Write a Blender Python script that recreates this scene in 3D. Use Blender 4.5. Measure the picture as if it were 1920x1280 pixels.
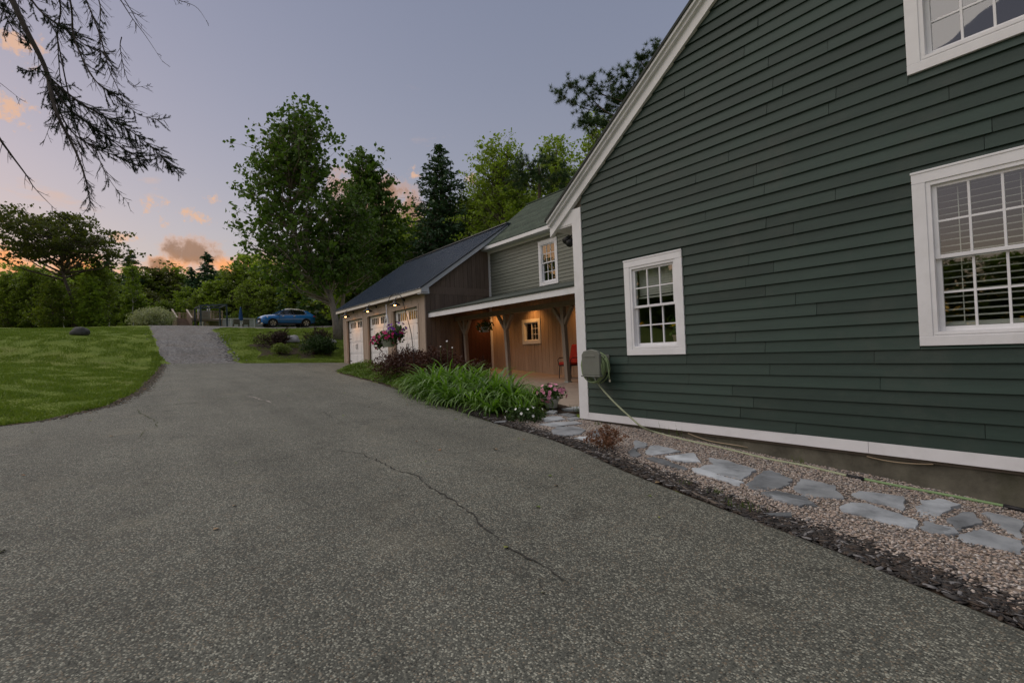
import bpy, math, random
import numpy as np
from mathutils import Vector, Matrix

# ------------------------------------------------------------------ scene, camera, sky, sun
for o in list(bpy.data.objects):
    bpy.data.objects.remove(o)
SC = bpy.context.scene
COL = SC.collection
random.seed(7)
RNG = np.random.default_rng(7)
R = math.radians

EYE = 1.55                                   # camera height above the asphalt under it
FPX, YAW, PITCH, ROLL = 938.5, 0.638014, 0.0183415, -0.0390704   # solved from the building's edges
_f = Vector((math.sin(YAW)*math.cos(PITCH), math.cos(YAW)*math.cos(PITCH), math.sin(PITCH)))
_r0 = Vector((math.cos(YAW), -math.sin(YAW), 0))
_u0 = _r0.cross(_f)
_r = _r0*math.cos(ROLL) + _u0*math.sin(ROLL)
_u = -_r0*math.sin(ROLL) + _u0*math.cos(ROLL)
cam = bpy.data.cameras.new('camera')
camo = bpy.data.objects.new('camera', cam)
COL.objects.link(camo)
SC.camera = camo
cam.sensor_fit = 'HORIZONTAL'
cam.sensor_width = 36
cam.lens = FPX/1920*36
cam.clip_start = 0.05
cam.clip_end = 3000
camo.matrix_world = Matrix(((_r.x, _u.x, -_f.x, 0), (_r.y, _u.y, -_f.y, 0), (_r.z, _u.z, -_f.z, EYE), (0, 0, 0, 1)))

SUN_AZ, SUN_EL = R(-38), R(58)               # azimuth clockwise from +Y
world = bpy.data.worlds.new('World')
SC.world = world
world.use_nodes = True
SKY_STRENGTH = 0.125
SKY_GAMMA = 0.50
sund = bpy.data.lights.new('sun', 'SUN')
sund.energy = 2.2
sund.angle = R(90)
sund.color = (1.0, 0.91, 0.80)
suno = bpy.data.objects.new('sun', sund)
COL.objects.link(suno)
suno.rotation_euler = Vector((-math.sin(SUN_AZ)*math.cos(SUN_EL), -math.cos(SUN_AZ)*math.cos(SUN_EL), -math.sin(SUN_EL))).to_track_quat('-Z', 'Y').to_euler()
SC.view_settings.view_transform = 'Standard'
SC.view_settings.look = 'None'
SC.view_settings.gamma = 1
SC.view_settings.use_curve_mapping = False
SC.view_settings.exposure = 0.0
SC.render.engine = 'CYCLES'
SC.cycles.use_denoising = True
SC.cycles.max_bounces = 8
SC.cycles.transparent_max_bounces = 12

# pixel helpers (photograph pixels, 1920 x 1280): real positions on real planes
def ray(px, py):
    return (px-960)/FPX*_r - (py-640)/FPX*_u + _f
CAM = Vector((0, 0, EYE))
def onX(px, py, X):
    d = ray(px, py); return CAM + d*(X/d.x)
def onY(px, py, Y):
    d = ray(px, py); return CAM + d*(Y/d.y)
def atd(px, py, depth):
    return CAM + ray(px, py)*depth

def build_world():
    nt = world.node_tree
    N, L = nt.nodes, nt.links
    N.clear()
    out = N.new('ShaderNodeOutputWorld')
    bg = N.new('ShaderNodeBackground')
    bg.inputs['Strength'].default_value = SKY_STRENGTH
    L.new(bg.outputs[0], out.inputs[0])
    sky = N.new('ShaderNodeTexSky')
    sky.sky_type = 'NISHITA'
    sky.sun_disc = False
    sky.sun_elevation = R(3.0)
    sky.sun_rotation = SUN_AZ
    sky.air_density = 1.0
    sky.dust_density = 1.0
    sky.ozone_density = 1.0
    gam = N.new('ShaderNodeGamma'); gam.inputs[1].default_value = SKY_GAMMA
    L.new(sky.outputs[0], gam.inputs[0])
    def math_(op, a=None, b=None, clamp=False):
        n = N.new('ShaderNodeMath'); n.operation = op; n.use_clamp = clamp
        for i, v in enumerate((a, b)):
            if v is None: continue
            if isinstance(v, (int, float)): n.inputs[i].default_value = v
            else: L.new(v, n.inputs[i])
        return n.outputs[0]
    def mix(fac, a, b, typ='MIX'):
        n = N.new('ShaderNodeMix'); n.data_type = 'RGBA'; n.blend_type = typ
        for i, v in ((0, fac), (6, a), (7, b)):
            if isinstance(v, (int, float)): n.inputs[i].default_value = v
            elif isinstance(v, tuple): n.inputs[i].default_value = (*v, 1)
            else: L.new(v, n.inputs[i])
        return n.outputs[2]
    tint = mix(1.0, gam.outputs[0], (2.98, 2.68, 3.00), 'MULTIPLY')
    hsv = N.new('ShaderNodeHueSaturation'); hsv.inputs['Saturation'].default_value = 1.38
    L.new(tint, hsv.inputs['Color'])
    col = hsv.outputs[0]
    tc = N.new('ShaderNodeTexCoord')
    sep = N.new('ShaderNodeSeparateXYZ'); L.new(tc.outputs['Generated'], sep.inputs[0])
    z = sep.outputs[2]
    # scattered evening clouds: projected onto a high flat layer so that they thin and shrink towards the horizon
    den = math_('ADD', math_('MAXIMUM', z, 0.0), 0.06)
    comb = N.new('ShaderNodeCombineXYZ')
    L.new(math_('DIVIDE', sep.outputs[0], den), comb.inputs[0])
    L.new(math_('DIVIDE', sep.outputs[1], den), comb.inputs[1])
    comb.inputs[2].default_value = 3.1
    nz = N.new('ShaderNodeTexNoise'); nz.inputs['Scale'].default_value = 2.4; nz.inputs['Detail'].default_value = 9; nz.inputs['Roughness'].default_value = 0.62
    L.new(comb.outputs[0], nz.inputs['Vector'])
    mr = N.new('ShaderNodeMapRange'); mr.inputs[1].default_value = 0.64; mr.inputs[2].default_value = 0.74
    L.new(nz.outputs[0], mr.inputs[0])
    low = N.new('ShaderNodeMapRange'); low.inputs[1].default_value = 0.52; low.inputs[2].default_value = 0.30
    L.new(z, low.inputs[0])
    wisps = math_('MULTIPLY', math_('MULTIPLY', mr.outputs[0], low.outputs[0]), 0.35)
    # wider noise on the direction itself, for the edges of the few cumulus clouds in view
    n2 = N.new('ShaderNodeTexNoise'); n2.inputs['Scale'].default_value = 30; n2.inputs['Detail'].default_value = 8; n2.inputs['Roughness'].default_value = 0.66
    L.new(tc.outputs['Generated'], n2.inputs['Vector'])
    n4 = N.new('ShaderNodeTexNoise'); n4.inputs['Scale'].default_value = 62; n4.inputs['Detail'].default_value = 7; n4.inputs['Roughness'].default_value = 0.68
    L.new(tc.outputs['Generated'], n4.inputs['Vector'])
    def blob(px, py, wpx, hpx, edge=0.8, amp=1.3, nz_=None):
        d = ray(px, py).normalized()
        right = d.cross(Vector((0, 0, 1))).normalized(); up = right.cross(d)
        sub = N.new('ShaderNodeVectorMath'); sub.operation = 'SUBTRACT'
        L.new(tc.outputs['Generated'], sub.inputs[0]); sub.inputs[1].default_value = d
        def dot(v):
            n = N.new('ShaderNodeVectorMath'); n.operation = 'DOT_PRODUCT'
            L.new(sub.outputs[0], n.inputs[0]); n.inputs[1].default_value = v; return n.outputs['Value']
        s = ray(px, py).length
        a = math_('DIVIDE', dot(right), wpx/FPX/s/s); b = math_('DIVIDE', dot(up), hpx/FPX/s)
        r2 = math_('ADD', math_('MULTIPLY', a, a), math_('MULTIPLY', b, b))
        v = math_('SUBTRACT', 1.0, math_('SQRT', r2))
        v = math_('ADD', v, math_('MULTIPLY', math_('SUBTRACT', (nz_ or n2).outputs[0], 0.5), amp*2.6))
        m = N.new('ShaderNodeMapRange'); m.interpolation_type = 'SMOOTHSTEP'
        m.inputs[1].default_value = 0.06; m.inputs[2].default_value = edge
        L.new(v, m.inputs[0]); return m.outputs[0]
    big = None
    for a in ((362, 472, 80, 36), (300, 497, 40, 20), (690, 378, 105, 72), (770, 402, 40, 46)):
        b = blob(*a, edge=0.7, amp=0.75)
        big = b if big is None else math_('MAXIMUM', big, b)
    small = None
    for a in ((285, 385, 36, 15), (365, 403, 34, 16), (400, 372, 14, 9), (25, 80, 60, 34), (15, 205, 45, 30), (60, 205, 40, 16), (300, 415, 14, 12), (885, 335, 16, 12), (775, 330, 14, 15), (230, 447, 30, 10)):
        b = blob(*a, edge=1.1, amp=2.1, nz_=n4)
        small = b if small is None else math_('MAXIMUM', small, b)
    # clouds catch the low sun: warm cream where thin, dusky orange where thick
    col = mix(wisps, col, (6.3, 3.9, 2.6))
    col = mix(math_('MULTIPLY', small, 0.75), col, (6.6, 3.9, 2.35))
    n3 = N.new('ShaderNodeTexNoise'); n3.inputs['Scale'].default_value = 16; n3.inputs['Detail'].default_value = 4
    L.new(tc.outputs['Generated'], n3.inputs['Vector'])
    thick = N.new('ShaderNodeMapRange'); thick.inputs[1].default_value = 0.25; thick.inputs[2].default_value = 0.95; L.new(big, thick.inputs[0])
    ccol = mix(math_('MULTIPLY', thick.outputs[0], math_('ADD', n3.outputs[0], 0.45), True), (6.6, 3.3, 1.6), (2.7, 1.45, 0.82))
    glow = None
    for a in ((15, 495, 120, 42), (150, 500, 90, 36), (330, 500, 80, 26), (425, 498, 60, 24), (505, 490, 50, 28), (240, 505, 70, 26)):
        b = blob(*a, edge=1.0, amp=0.9)
        glow = b if glow is None else math_('MAXIMUM', glow, b)
    col = mix(math_('MULTIPLY', glow, 0.9), col, (8.5, 3.4, 1.15))
    col = mix(math_('MULTIPLY', big, 0.85), col, ccol)
    L.new(col, bg.inputs['Color'])
build_world()

# ------------------------------------------------------------------ helpers
def tag(o, label=None, cat=None, group=None, kind=None):
    if label: o['label'] = label
    if cat: o['category'] = cat
    if group: o['group'] = group
    if kind: o['kind'] = kind
    return o

class MB:
    """collects faces; build() links them as one mesh object"""
    def __init__(s): s.v = []; s.f = []
    def poly(s, pts):
        n = len(s.v); s.v += [tuple(p) for p in pts]; s.f.append(tuple(range(n, n+len(pts)))); return s
    def hexa(s, b, t):
        """b, t: four bottom and four top corners in the same turning sense"""
        n = len(s.v); s.v += [tuple(p) for p in b] + [tuple(p) for p in t]
        s.f += [(n+3, n+2, n+1, n), (n+4, n+5, n+6, n+7)] + [(n+i, n+(i+1) % 4, n+4+(i+1) % 4, n+4+i) for i in range(4)]
        return s
    def box(s, x0, x1, y0, y1, z0, z1):
        x0, x1 = sorted((x0, x1)); y0, y1 = sorted((y0, y1)); z0, z1 = sorted((z0, z1))
        return s.hexa([(x0, y0, z0), (x1, y0, z0), (x1, y1, z0), (x0, y1, z0)], [(x0, y0, z1), (x1, y0, z1), (x1, y1, z1), (x0, y1, z1)])
    def bar(s, a, b, w, h, up=(0, 0, 1)):
        a, b = Vector(a), Vector(b); d = (b-a).normalized(); u = Vector(up)
        if abs(d.dot(u)) > .99: u = Vector((1, 0, 0))
        r = d.cross(u).normalized()*w/2; u = r.cross(d).normalized()*h/2
        return s.hexa([a-r-u, a+r-u, a+r+u, a-r+u], [b-r-u, b+r-u, b+r+u, b-r+u])
    def prism(s, poly, axis, a, b):
        """poly: 2-D outline in the two other axes (in xyz order), extruded along axis from a to b"""
        def P(q, t):
            return {'x': (t, q[0], q[1]), 'y': (q[0], t, q[1]), 'z': (q[0], q[1], t)}[axis]
        n = len(s.v); k = len(poly)
        s.v += [P(q, a) for q in poly] + [P(q, b) for q in poly]
        s.f += [tuple(range(n+k-1, n-1, -1)), tuple(range(n+k, n+2*k))] + [(n+i, n+(i+1) % k, n+k+(i+1) % k, n+k+i) for i in range(k)]
        return s
    def tube(s, path, rad, n=6, cap=True):
        path = [Vector(p) for p in path]
        if not isinstance(rad, (list, tuple)): rad = [rad]*len(path)
        base = len(s.v); prev = None
        for i, p in enumerate(path):
            d = (path[min(i+1, len(path)-1)] - path[max(i-1, 0)])
            d = d.normalized() if d.length > 1e-9 else Vector((0, 0, 1))
            if prev is None:
                a = d.cross(Vector((0, 0, 1)))
                if a.length < .1: a = d.cross(Vector((1, 0, 0)))
            else:
                a = prev - d*prev.dot(d)
            a.normalize(); prev = a; b = d.cross(a)
            for k in range(n):
                t = 2*math.pi*k/n
                s.v.append(tuple(p + (a*math.cos(t) + b*math.sin(t))*rad[i]))
        for i in range(len(path)-1):
            for k in range(n):
                q = base+i*n; s.f.append((q+k, q+(k+1) % n, q+n+(k+1) % n, q+n+k))
        if cap:
            s.f.append(tuple(base+k for k in range(n-1, -1, -1))); e = base+(len(path)-1)*n
            s.f.append(tuple(e+k for k in range(n)))
        return s
    def lathe(s, prof, c=(0, 0, 0), n=16, axis='z'):
        base = len(s.v); c = Vector(c)
        for r, h in prof:
            for k in range(n):
                t = 2*math.pi*k/n; a, b = r*math.cos(t), r*math.sin(t)
                s.v.append(tuple(c + Vector({'z': (a, b, h), 'y': (a, h, b), 'x': (h, a, b)}[axis])))
        for i in range(len(prof)-1):
            for k in range(n):
                q = base+i*n; s.f.append((q+k, q+(k+1) % n, q+n+(k+1) % n, q+n+k))
        return s
    def mesh(s, name, org=(0, 0, 0)):
        me = bpy.data.meshes.new(name)
        ox, oy, oz = org
        me.from_pydata([(x-ox, y-oy, z-oz) for x, y, z in s.v], [], s.f)
        return me
    def build(s, name, m, parent=None, smooth=False, bevel=0, recalc=True):
        org = parent.get('_o', (0, 0, 0)) if parent else (0, 0, 0)
        me = s.mesh(name, org)
        return link(name, me, m, parent, smooth, bevel, recalc)

def link(name, me, m, parent=None, smooth=False, bevel=0, recalc=False):
    if m is not None and not me.materials: me.materials.append(m)
    if recalc:
        import bmesh
        bm = bmesh.new(); bm.from_mesh(me); bmesh.ops.recalc_face_normals(bm, faces=bm.faces); bm.to_mesh(me); bm.free()
    if smooth: me.polygons.foreach_set('use_smooth', [True]*len(me.polygons))
    o = bpy.data.objects.new(name, me); COL.objects.link(o)
    if parent:
        o.parent = parent
        if '_o' in parent: o['_o'] = tuple(parent['_o'])
    if bevel:
        b = o.modifiers.new('bevel', 'BEVEL'); b.width = bevel; b.segments = 2; b.limit_method = 'ANGLE'; b.angle_limit = R(40)
    return o

def thing(name, label, cat, loc=(0, 0, 0), group=None, kind=None):
    o = bpy.data.objects.new(name, None); COL.objects.link(o); o.location = loc; o.empty_display_size = .2
    o['_o'] = tuple(loc)
    return tag(o, label, cat, group, kind)

def copy_tree(o, parent=None):
    c = o.copy(); COL.objects.link(c)
    if parent: c.parent = parent
    for ch in o.children: copy_tree(ch, c)
    return c

def quads(name, V, m, parent=None, smooth=False):
    """V: (n,k,3) array of n faces of k corners, as one mesh, faces loose"""
    V = np.asarray(V, dtype=np.float32); n, k = V.shape[:2]
    org = np.array(parent.get('_o', (0, 0, 0)) if parent else (0, 0, 0), dtype=np.float32)
    me = qmesh(name, V-org)
    return link(name, me, m, parent, smooth)

def qmesh(name, V):
    V = np.asarray(V, dtype=np.float32); n, k = V.shape[:2]
    me = bpy.data.meshes.new(name)
    me.vertices.add(n*k); me.vertices.foreach_set('co', V.reshape(-1))
    me.loops.add(n*k); me.loops.foreach_set('vertex_index', np.arange(n*k, dtype=np.int32))
    me.polygons.add(n); me.polygons.foreach_set('loop_start', np.arange(0, n*k, k, dtype=np.int32))
    me.polygons.foreach_set('loop_total', np.full(n, k, dtype=np.int32))
    me.update(calc_edges=True)
    return me

def tmesh(name, V, Fc):
    """V (n,3), Fc (m,k) index array"""
    V = np.asarray(V, dtype=np.float32); Fc = np.asarray(Fc, dtype=np.int32); m, k = Fc.shape
    me = bpy.data.meshes.new(name)
    me.vertices.add(len(V)); me.vertices.foreach_set('co', V.reshape(-1))
    me.loops.add(m*k); me.loops.foreach_set('vertex_index', Fc.reshape(-1))
    me.polygons.add(m); me.polygons.foreach_set('loop_start', np.arange(0, m*k, k, dtype=np.int32))
    me.polygons.foreach_set('loop_total', np.full(m, k, dtype=np.int32))
    me.update(calc_edges=True)
    return me

def unit(a): return a/np.maximum(np.linalg.norm(a, axis=-1, keepdims=True), 1e-9)
def leaves(C, size, rng, upbias=.5, aspect=.75, dirs=None, jitter=.35):
    """rhombic leaf faces at the centres C"""
    n = len(C); s = size*(1+jitter*rng.standard_normal(n).clip(-1.5, 1.5))[:, None]
    nrm = unit(rng.standard_normal((n, 3)) + np.array([0, 0, upbias]))
    d = rng.standard_normal((n, 3)) if dirs is None else dirs + .5*rng.standard_normal((n, 3))
    d = unit(d - nrm*(d*nrm).sum(1, keepdims=True)); w = np.cross(nrm, d)
    bend = nrm*s*.12
    return np.stack([C-d*s*.5, C+w*s*.5*aspect-d*s*.05+bend, C+d*s*.5, C-w*s*.5*aspect-d*s*.05+bend], 1)

# ------------------------------------------------------------------ materials
MATS = {}
def newmat(name):
    m = bpy.data.materials.new(name); m.use_nodes = True
    nt = m.node_tree; nt.nodes.clear()
    out = nt.nodes.new('ShaderNodeOutputMaterial')
    return m, nt, out
class NT:
    def __init__(s, nt): s.nt = nt
    def n(s, t, **kw):
        n = s.nt.nodes.new('ShaderNode'+t)
        for k, v in kw.items(): setattr(n, k, v)
        return n
    def l(s, a, b): s.nt.links.new(a, b)
    def set(s, sock, v):
        if isinstance(v, (int, float)): sock.default_value = v
        elif isinstance(v, tuple):
            sock.default_value = (*v, 1) if len(v) == 3 and len(sock.default_value) == 4 else v
        else: s.l(v, sock)
    def math(s, op, a, b=None, clamp=False):
        n = s.n('Math', operation=op, use_clamp=clamp); s.set(n.inputs[0], a)
        if b is not None: s.set(n.inputs[1], b)
        return n.outputs[0]
    def mix(s, fac, a, b, typ='MIX'):
        n = s.n('Mix', data_type='RGBA', blend_type=typ); s.set(n.inputs[0], fac); s.set(n.inputs[6], a); s.set(n.inputs[7], b)
        return n.outputs[2]
    def rng(s, v, a, b, c=0., d=1., smooth=False):
        n = s.n('MapRange'); s.set(n.inputs[0], v)
        if smooth: n.interpolation_type = 'SMOOTHSTEP'
        for i, q in enumerate((a, b, c, d)): n.inputs[i+1].default_value = q
        return n.outputs[0]
    def coord(s, scale=(1, 1, 1), kind='Object'):
        t = s.n('TexCoord'); mp = s.n('Mapping'); mp.inputs['Scale'].default_value = scale; s.l(t.outputs[kind], mp.inputs[0]); return mp.outputs[0]
    def geo(s, scale=(1, 1, 1)):
        t = s.n('NewGeometry'); mp = s.n('Mapping'); mp.inputs['Scale'].default_value = scale; s.l(t.outputs['Position'], mp.inputs[0]); return mp.outputs[0]
    def noise(s, vec, scale, detail=4, rough=.55, out=0):
        n = s.n('TexNoise'); s.l(vec, n.inputs['Vector']); n.inputs['Scale'].default_value = scale; n.inputs['Detail'].default_value = detail; n.inputs['Roughness'].default_value = rough
        return n.outputs[out]
    def voro(s, vec, scale, feature='F1', out='Distance'):
        n = s.n('TexVoronoi', feature=feature); s.l(vec, n.inputs['Vector']); n.inputs['Scale'].default_value = scale
        return n.outputs[out]
    def bump(s, h, strength=.3, dist=.01):
        n = s.n('Bump'); n.inputs['Strength'].default_value = strength; n.inputs['Distance'].default_value = dist; s.l(h, n.inputs['Height']); return n.outputs[0]
    def bsdf(s, out, col, rough=.6, spec=.3, metal=0., normal=None, **kw):
        b = s.n('BsdfPrincipled'); s.set(b.inputs['Base Color'], col); s.set(b.inputs['Roughness'], rough)
        s.set(b.inputs['Specular IOR Level'], spec); s.set(b.inputs['Metallic'], metal)
        if normal is not None: s.l(normal, b.inputs['Normal'])
        for k, v in kw.items(): s.set(b.inputs[k], v)
        if out is not None: s.l(b.outputs[0], out.inputs[0])
        return b

def sc3(c, k): return tuple(min(1, x*k) for x in c)
def paint(name, c, rough=.55, var=.10, scale=6., stretch=(1, 1, 1), bump=.15, bscale=60., spec=.3, metal=0., objvar=.0, dirt=None):
    """painted or plain surface: mottled tone, slight relief, per-object tone shift, optional dirt blotches"""
    if name in MATS: return MATS[name]
    m, nt, out = newmat(name); T = NT(nt)
    v = T.geo(stretch)
    n = T.noise(v, scale, 6, .6)
    col = T.mix(T.rng(n, .3, .7), sc3(c, 1-var), sc3(c, 1+var))
    if objvar:
        oi = T.n('ObjectInfo')
        f = T.rng(oi.outputs['Random'], 0, 1, 1-objvar, 1+objvar)
        cx = T.n('CombineXYZ'); [T.l(f, cx.inputs[i]) for i in range(3)]
        col = T.mix(1., col, cx.outputs[0], 'MULTIPLY')
    if dirt:
        dn = T.noise(T.geo(), 1.6, 8, .68)
        col = T.mix(T.math('MULTIPLY', T.rng(dn, .52, .74), dirt[1]), col, dirt[0])
    nrm = T.bump(T.noise(v, bscale, 5, .6), bump, .004) if bump else None
    T.bsdf(out, col, rough, spec, metal, nrm)
    MATS[name] = m; return m

def leafmat(name, a, b, trans=.35, rough=.5, gloss=.25):
    if name in MATS: return MATS[name]
    m, nt, out = newmat(name); T = NT(nt)
    g = T.n('NewGeometry'); oi = T.n('ObjectInfo')
    f = T.math('ADD', T.math('MULTIPLY', g.outputs['Random Per Island'], .7), T.math('MULTIPLY', oi.outputs['Random'], .3))
    lg = T.noise(T.geo(), .9, 3)
    f = T.math('ADD', T.math('MULTIPLY', f, .65), T.math('MULTIPLY', T.rng(lg, .3, .7), .35), clamp=True)
    col = T.mix(f, a, b)
    bs = T.bsdf(None, col, rough, gloss)
    tr = T.n('BsdfTranslucent'); T.l(T.mix(1., col, (1.15, 1.25, .75), 'MULTIPLY'), tr.inputs[0])
    mx = T.n('MixShader'); mx.inputs[0].default_value = trans
    T.l(bs.outputs[0], mx.inputs[1]); T.l(tr.outputs[0], mx.inputs[2]); T.l(mx.outputs[0], out.inputs[0])
    MATS[name] = m; return m

def islandmat(name, cols, rough=.8, spec=.25, bump=0.):
    """each loose piece of the mesh takes one of the colours"""
    if name in MATS: return MATS[name]
    m, nt, out = newmat(name); T = NT(nt)
    g = T.n('NewGeometry'); cr = T.n('ValToRGB'); cr.color_ramp.interpolation = 'CONSTANT'
    el = cr.color_ramp.elements
    while len(el) < len(cols): el.new(.5)
    for i, c in enumerate(cols): el[i].position = i/len(cols); el[i].color = (*c, 1)
    T.l(g.outputs['Random Per Island'], cr.inputs[0])
    n = T.noise(T.geo(), 40, 3)
    col = T.mix(T.rng(n, .3, .7, 0, .35), cr.outputs[0], (.12, .11, .10))
    T.bsdf(out, col, rough, spec)
    MATS[name] = m; return m

def glassmat(name, tint=(.9, .95, .93), ior=2.6):
    if name in MATS: return MATS[name]
    m, nt, out = newmat(name); T = NT(nt)
    gm = T.n('NewGeometry'); fr = T.n('Fresnel'); T.l(T.rng(gm.outputs['Backfacing'], 0, 1, ior, 1/ior), fr.inputs[0])
    tb = T.n('BsdfTransparent'); tb.inputs[0].default_value = (*tint, 1)
    gl = T.n('BsdfGlossy'); gl.inputs['Roughness'].default_value = .015
    wv = T.noise(T.geo(), 2.2, 2); T.l(T.bump(wv, .05, .02), gl.inputs['Normal'])
    mx = T.n('MixShader'); T.l(fr.outputs[0], mx.inputs[0]); T.l(tb.outputs[0], mx.inputs[1]); T.l(gl.outputs[0], mx.inputs[2]); T.l(mx.outputs[0], out.inputs[0])
    MATS[name] = m; return m

def emitmat(name, col, strength):
    if name in MATS: return MATS[name]
    m, nt, out = newmat(name); T = NT(nt)
    e = T.n('Emission'); e.inputs[0].default_value = (*col, 1); e.inputs[1].default_value = strength; T.l(e.outputs[0], out.inputs[0])
    MATS[name] = m; return m

WHITE = paint('white_trim_paint', (.80, .80, .82), .5, .05, 3, bump=.08, objvar=.03, dirt=((.45, .44, .40), .25))
SIDING = paint('dark_green_siding_paint', (.028, .051, .041), .55, .12, 5, (1, .25, 2.5), .3, 45, objvar=.17, dirt=((.066, .076, .064), .45))
SIDING2 = paint('grey_green_siding_paint', (.19, .20, .165), .6, .10, 5, (1, .25, 2.5), .2, 45, objvar=.08)
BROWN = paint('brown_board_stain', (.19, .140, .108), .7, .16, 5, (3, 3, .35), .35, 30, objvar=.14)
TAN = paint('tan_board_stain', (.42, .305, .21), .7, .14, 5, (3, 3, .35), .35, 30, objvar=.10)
POSTM = paint('weathered_post_wood', (.27, .215, .17), .75, .16, 6, (4, 4, .5), .35, 30, objvar=.08)
DARK = paint('black_metal', (.018, .018, .02), .45, .1, bump=0)
CONC = paint('foundation_concrete', (.13, .122, .095), .9, .42, 3.5, bump=.8, bscale=30, dirt=((.055, .060, .028), .75))
FLOORM = paint('porch_floor_boards', (.33, .265, .215), .75, .15, 4, (.6, 3, 1), .3, 25, dirt=((.2, .16, .13), .4))
GLASS = glassmat('window_glass')
ROOM = paint('dim_room_wall', (.12, .10, .08), .9, .1)
BLIND = paint('blind_slat_vinyl', (.58, .57, .52), .6, .04, bump=0)
SHINGLE = None
def shinglemat():
    m, nt, out = newmat('green_asphalt_shingles'); T = NT(nt)
    oi = T.n('ObjectInfo')
    br = T.n('TexBrick'); br.inputs['Scale'].default_value = 1; br.inputs['Brick Width'].default_value = .3; br.inputs['Row Height'].default_value = 40.
    br.inputs['Mortar Size'].default_value = .006
    br.inputs['Color1'].default_value = (.045, .066, .048, 1); br.inputs['Color2'].default_value = (.080, .105, .078, 1); br.inputs['Mortar'].default_value = (.03, .035, .03, 1)
    cx = T.n('CombineXYZ'); sp = T.n('SeparateXYZ'); T.l(T.geo(), sp.inputs[0])
    T.l(T.math('ADD', sp.outputs[1], T.math('MULTIPLY', oi.outputs['Random'], 9.)), cx.inputs[0]); T.l(sp.outputs[2], cx.inputs[1]); T.l(cx.outputs[0], br.inputs['Vector'])
    n = T.noise(T.geo(), 140, 3)
    col = T.mix(T.rng(n, .3, .7, 0, .5), br.outputs[0], (.08, .10, .08))
    f = T.rng(oi.outputs['Random'], 0, 1, .8, 1.2); c3 = T.n('CombineXYZ'); [T.l(f, c3.inputs[i]) for i in range(3)]
    T.bsdf(out, T.mix(1., col, c3.outputs[0], 'MULTIPLY'), .9, .2, normal=T.bump(n, .4, .004))
    return m
SHINGLE = shinglemat()
PORCHSH = paint('dark_porch_shingles', (.045, .055, .045), .9, .25, 40, bump=.6)
METALROOF = paint('dark_blue_metal_roof', (.075, .100, .135), .34, .12, 2.5, bump=.05, spec=.55, metal=.35)

# ------------------------------------------------------------------ terrain
def tab(*pairs): a = np.array(pairs, float); return a[:, 0], a[:, 1]
_ys = np.arange(-60, 401, .25)
_by = np.where(_ys < 27, .03*_ys + .0006*np.maximum(_ys, 0)**2,
               np.interp(_ys, *tab((27, 1.247), (29.3, 1.40), (31, 1.74), (33.6, 2.36), (36, 2.92), (40, 3.52), (45, 4.17), (48, 4.50), (55, 4.95), (65, 5.42), (90, 6.2), (200, 8), (400, 10))))
_k = np.hanning(13); _k /= _k.sum()
_bs = np.convolve(np.pad(_by, 6, mode='edge'), _k, 'valid')
def base(y): return np.interp(y, _ys, _bs)
ER = tab((-14, 3.1), (-3, 3.4), (.57, 3.68), (.97, 3.81), (1.44, 3.94), (2.07, 4.05), (2.92, 4.29), (3.9, 4.5), (5.04, 4.86), (6.0, 5.05), (7.6, 5.2), (9.6, 5.46), (12.4, 5.92), (15.7, 6.36), (20.8, 6.62), (22.2, 6.8), (22.9, 7.4), (23.3, 8.80), (26.9, 8.80), (27.3, 8.3), (28.4, 6.5), (29.5, 3.8), (30.05, .95))
EL = tab((-14, -4.6), (10, -4.6), (12.2, -4.6), (12.7, -4.0), (13.0, -2.9), (13.25, -2.1), (13.5, -1.6), (15.3, -.7), (18.5, -.15), (25.9, .44), (30.05, .75))
GL = tab((29, 1.3), (32.4, .75), (38, .6), (45, .5), (54, .4))
GR = tab((29, 4.3), (30.3, 4.1), (33, 4.1), (38, 4.1), (43, 4.3), (45.5, 5.2), (47, 14), (54, 17))
def eR(y): return np.interp(y, *ER)
def eL(y): return np.interp(y, *EL)
def smooth(t): t = np.clip(t, 0, 1); return t*t*(3-2*t)
PF = tab((7.6, .27), (11, .57), (13.2, .64), (15.8, .80), (17.3, .86))
def floor_z(y): return np.interp(y, *PF)
WD = tab((-6, .26), (1.0, .148), (2.2, .078), (3.1, .075), (4.45, .030), (5.5, .005), (6.8, .020), (7.6, 0))
def gz(x, y):
    x = np.asarray(x, float); y = np.asarray(y, float)
    z = base(y)
    l, r = eL(y), eR(y)
    # grass bank left of the drive
    z = z + np.where(y > 11, .38*smooth((l-x)/4.5)*smooth((y-11)/3)*smooth((50-y)/15), 0)
    z = z + np.where((x < -6) & (y > 0), .06*np.sin(x*.5)+.0, 0)*smooth((-6-x)/4)
    # gravel bed falls towards the house wall
    t = np.clip((x-r)/np.maximum(6.6-r, .3), 0, 1)
    z = np.where((y < 7.6) & (x > r), z - np.interp(y, *WD)*t, z)
    # planting bed mound, and the rise to the porch floor
    bed = (y >= 7.6) & (y < 23) & (x > r)
    mound = .16*smooth((x-r)/.9)*smooth((y-7.4)/1.2)
    zf = floor_z(y)-.07
    tp = smooth((x-6.9)/1.0)*smooth((y-7.5)/.8)*smooth((18.5-y)/1.0)
    z = np.where(bed, (z+mound)*(1-tp) + np.maximum(zf, z-.5)*tp, z)
    # gentle swell of the far lawn to the right of the gravel
    z = z + np.where(y > 29, .10*np.sin(x*.35+1)*smooth((y-30)/6), 0)
    return z
def ground_pt(px, py, dz=0.):
    d = np.array(ray(px, py)); t = np.concatenate([np.arange(1, 20, .004), np.arange(20, 160, .03)])
    Q = t[:, None]*d + np.array([0, 0, EYE]); g = Q[:, 2]-gz(Q[:, 0], Q[:, 1])-dz
    i = int(np.argmax(g < 0)); return Vector(Q[i])
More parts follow.
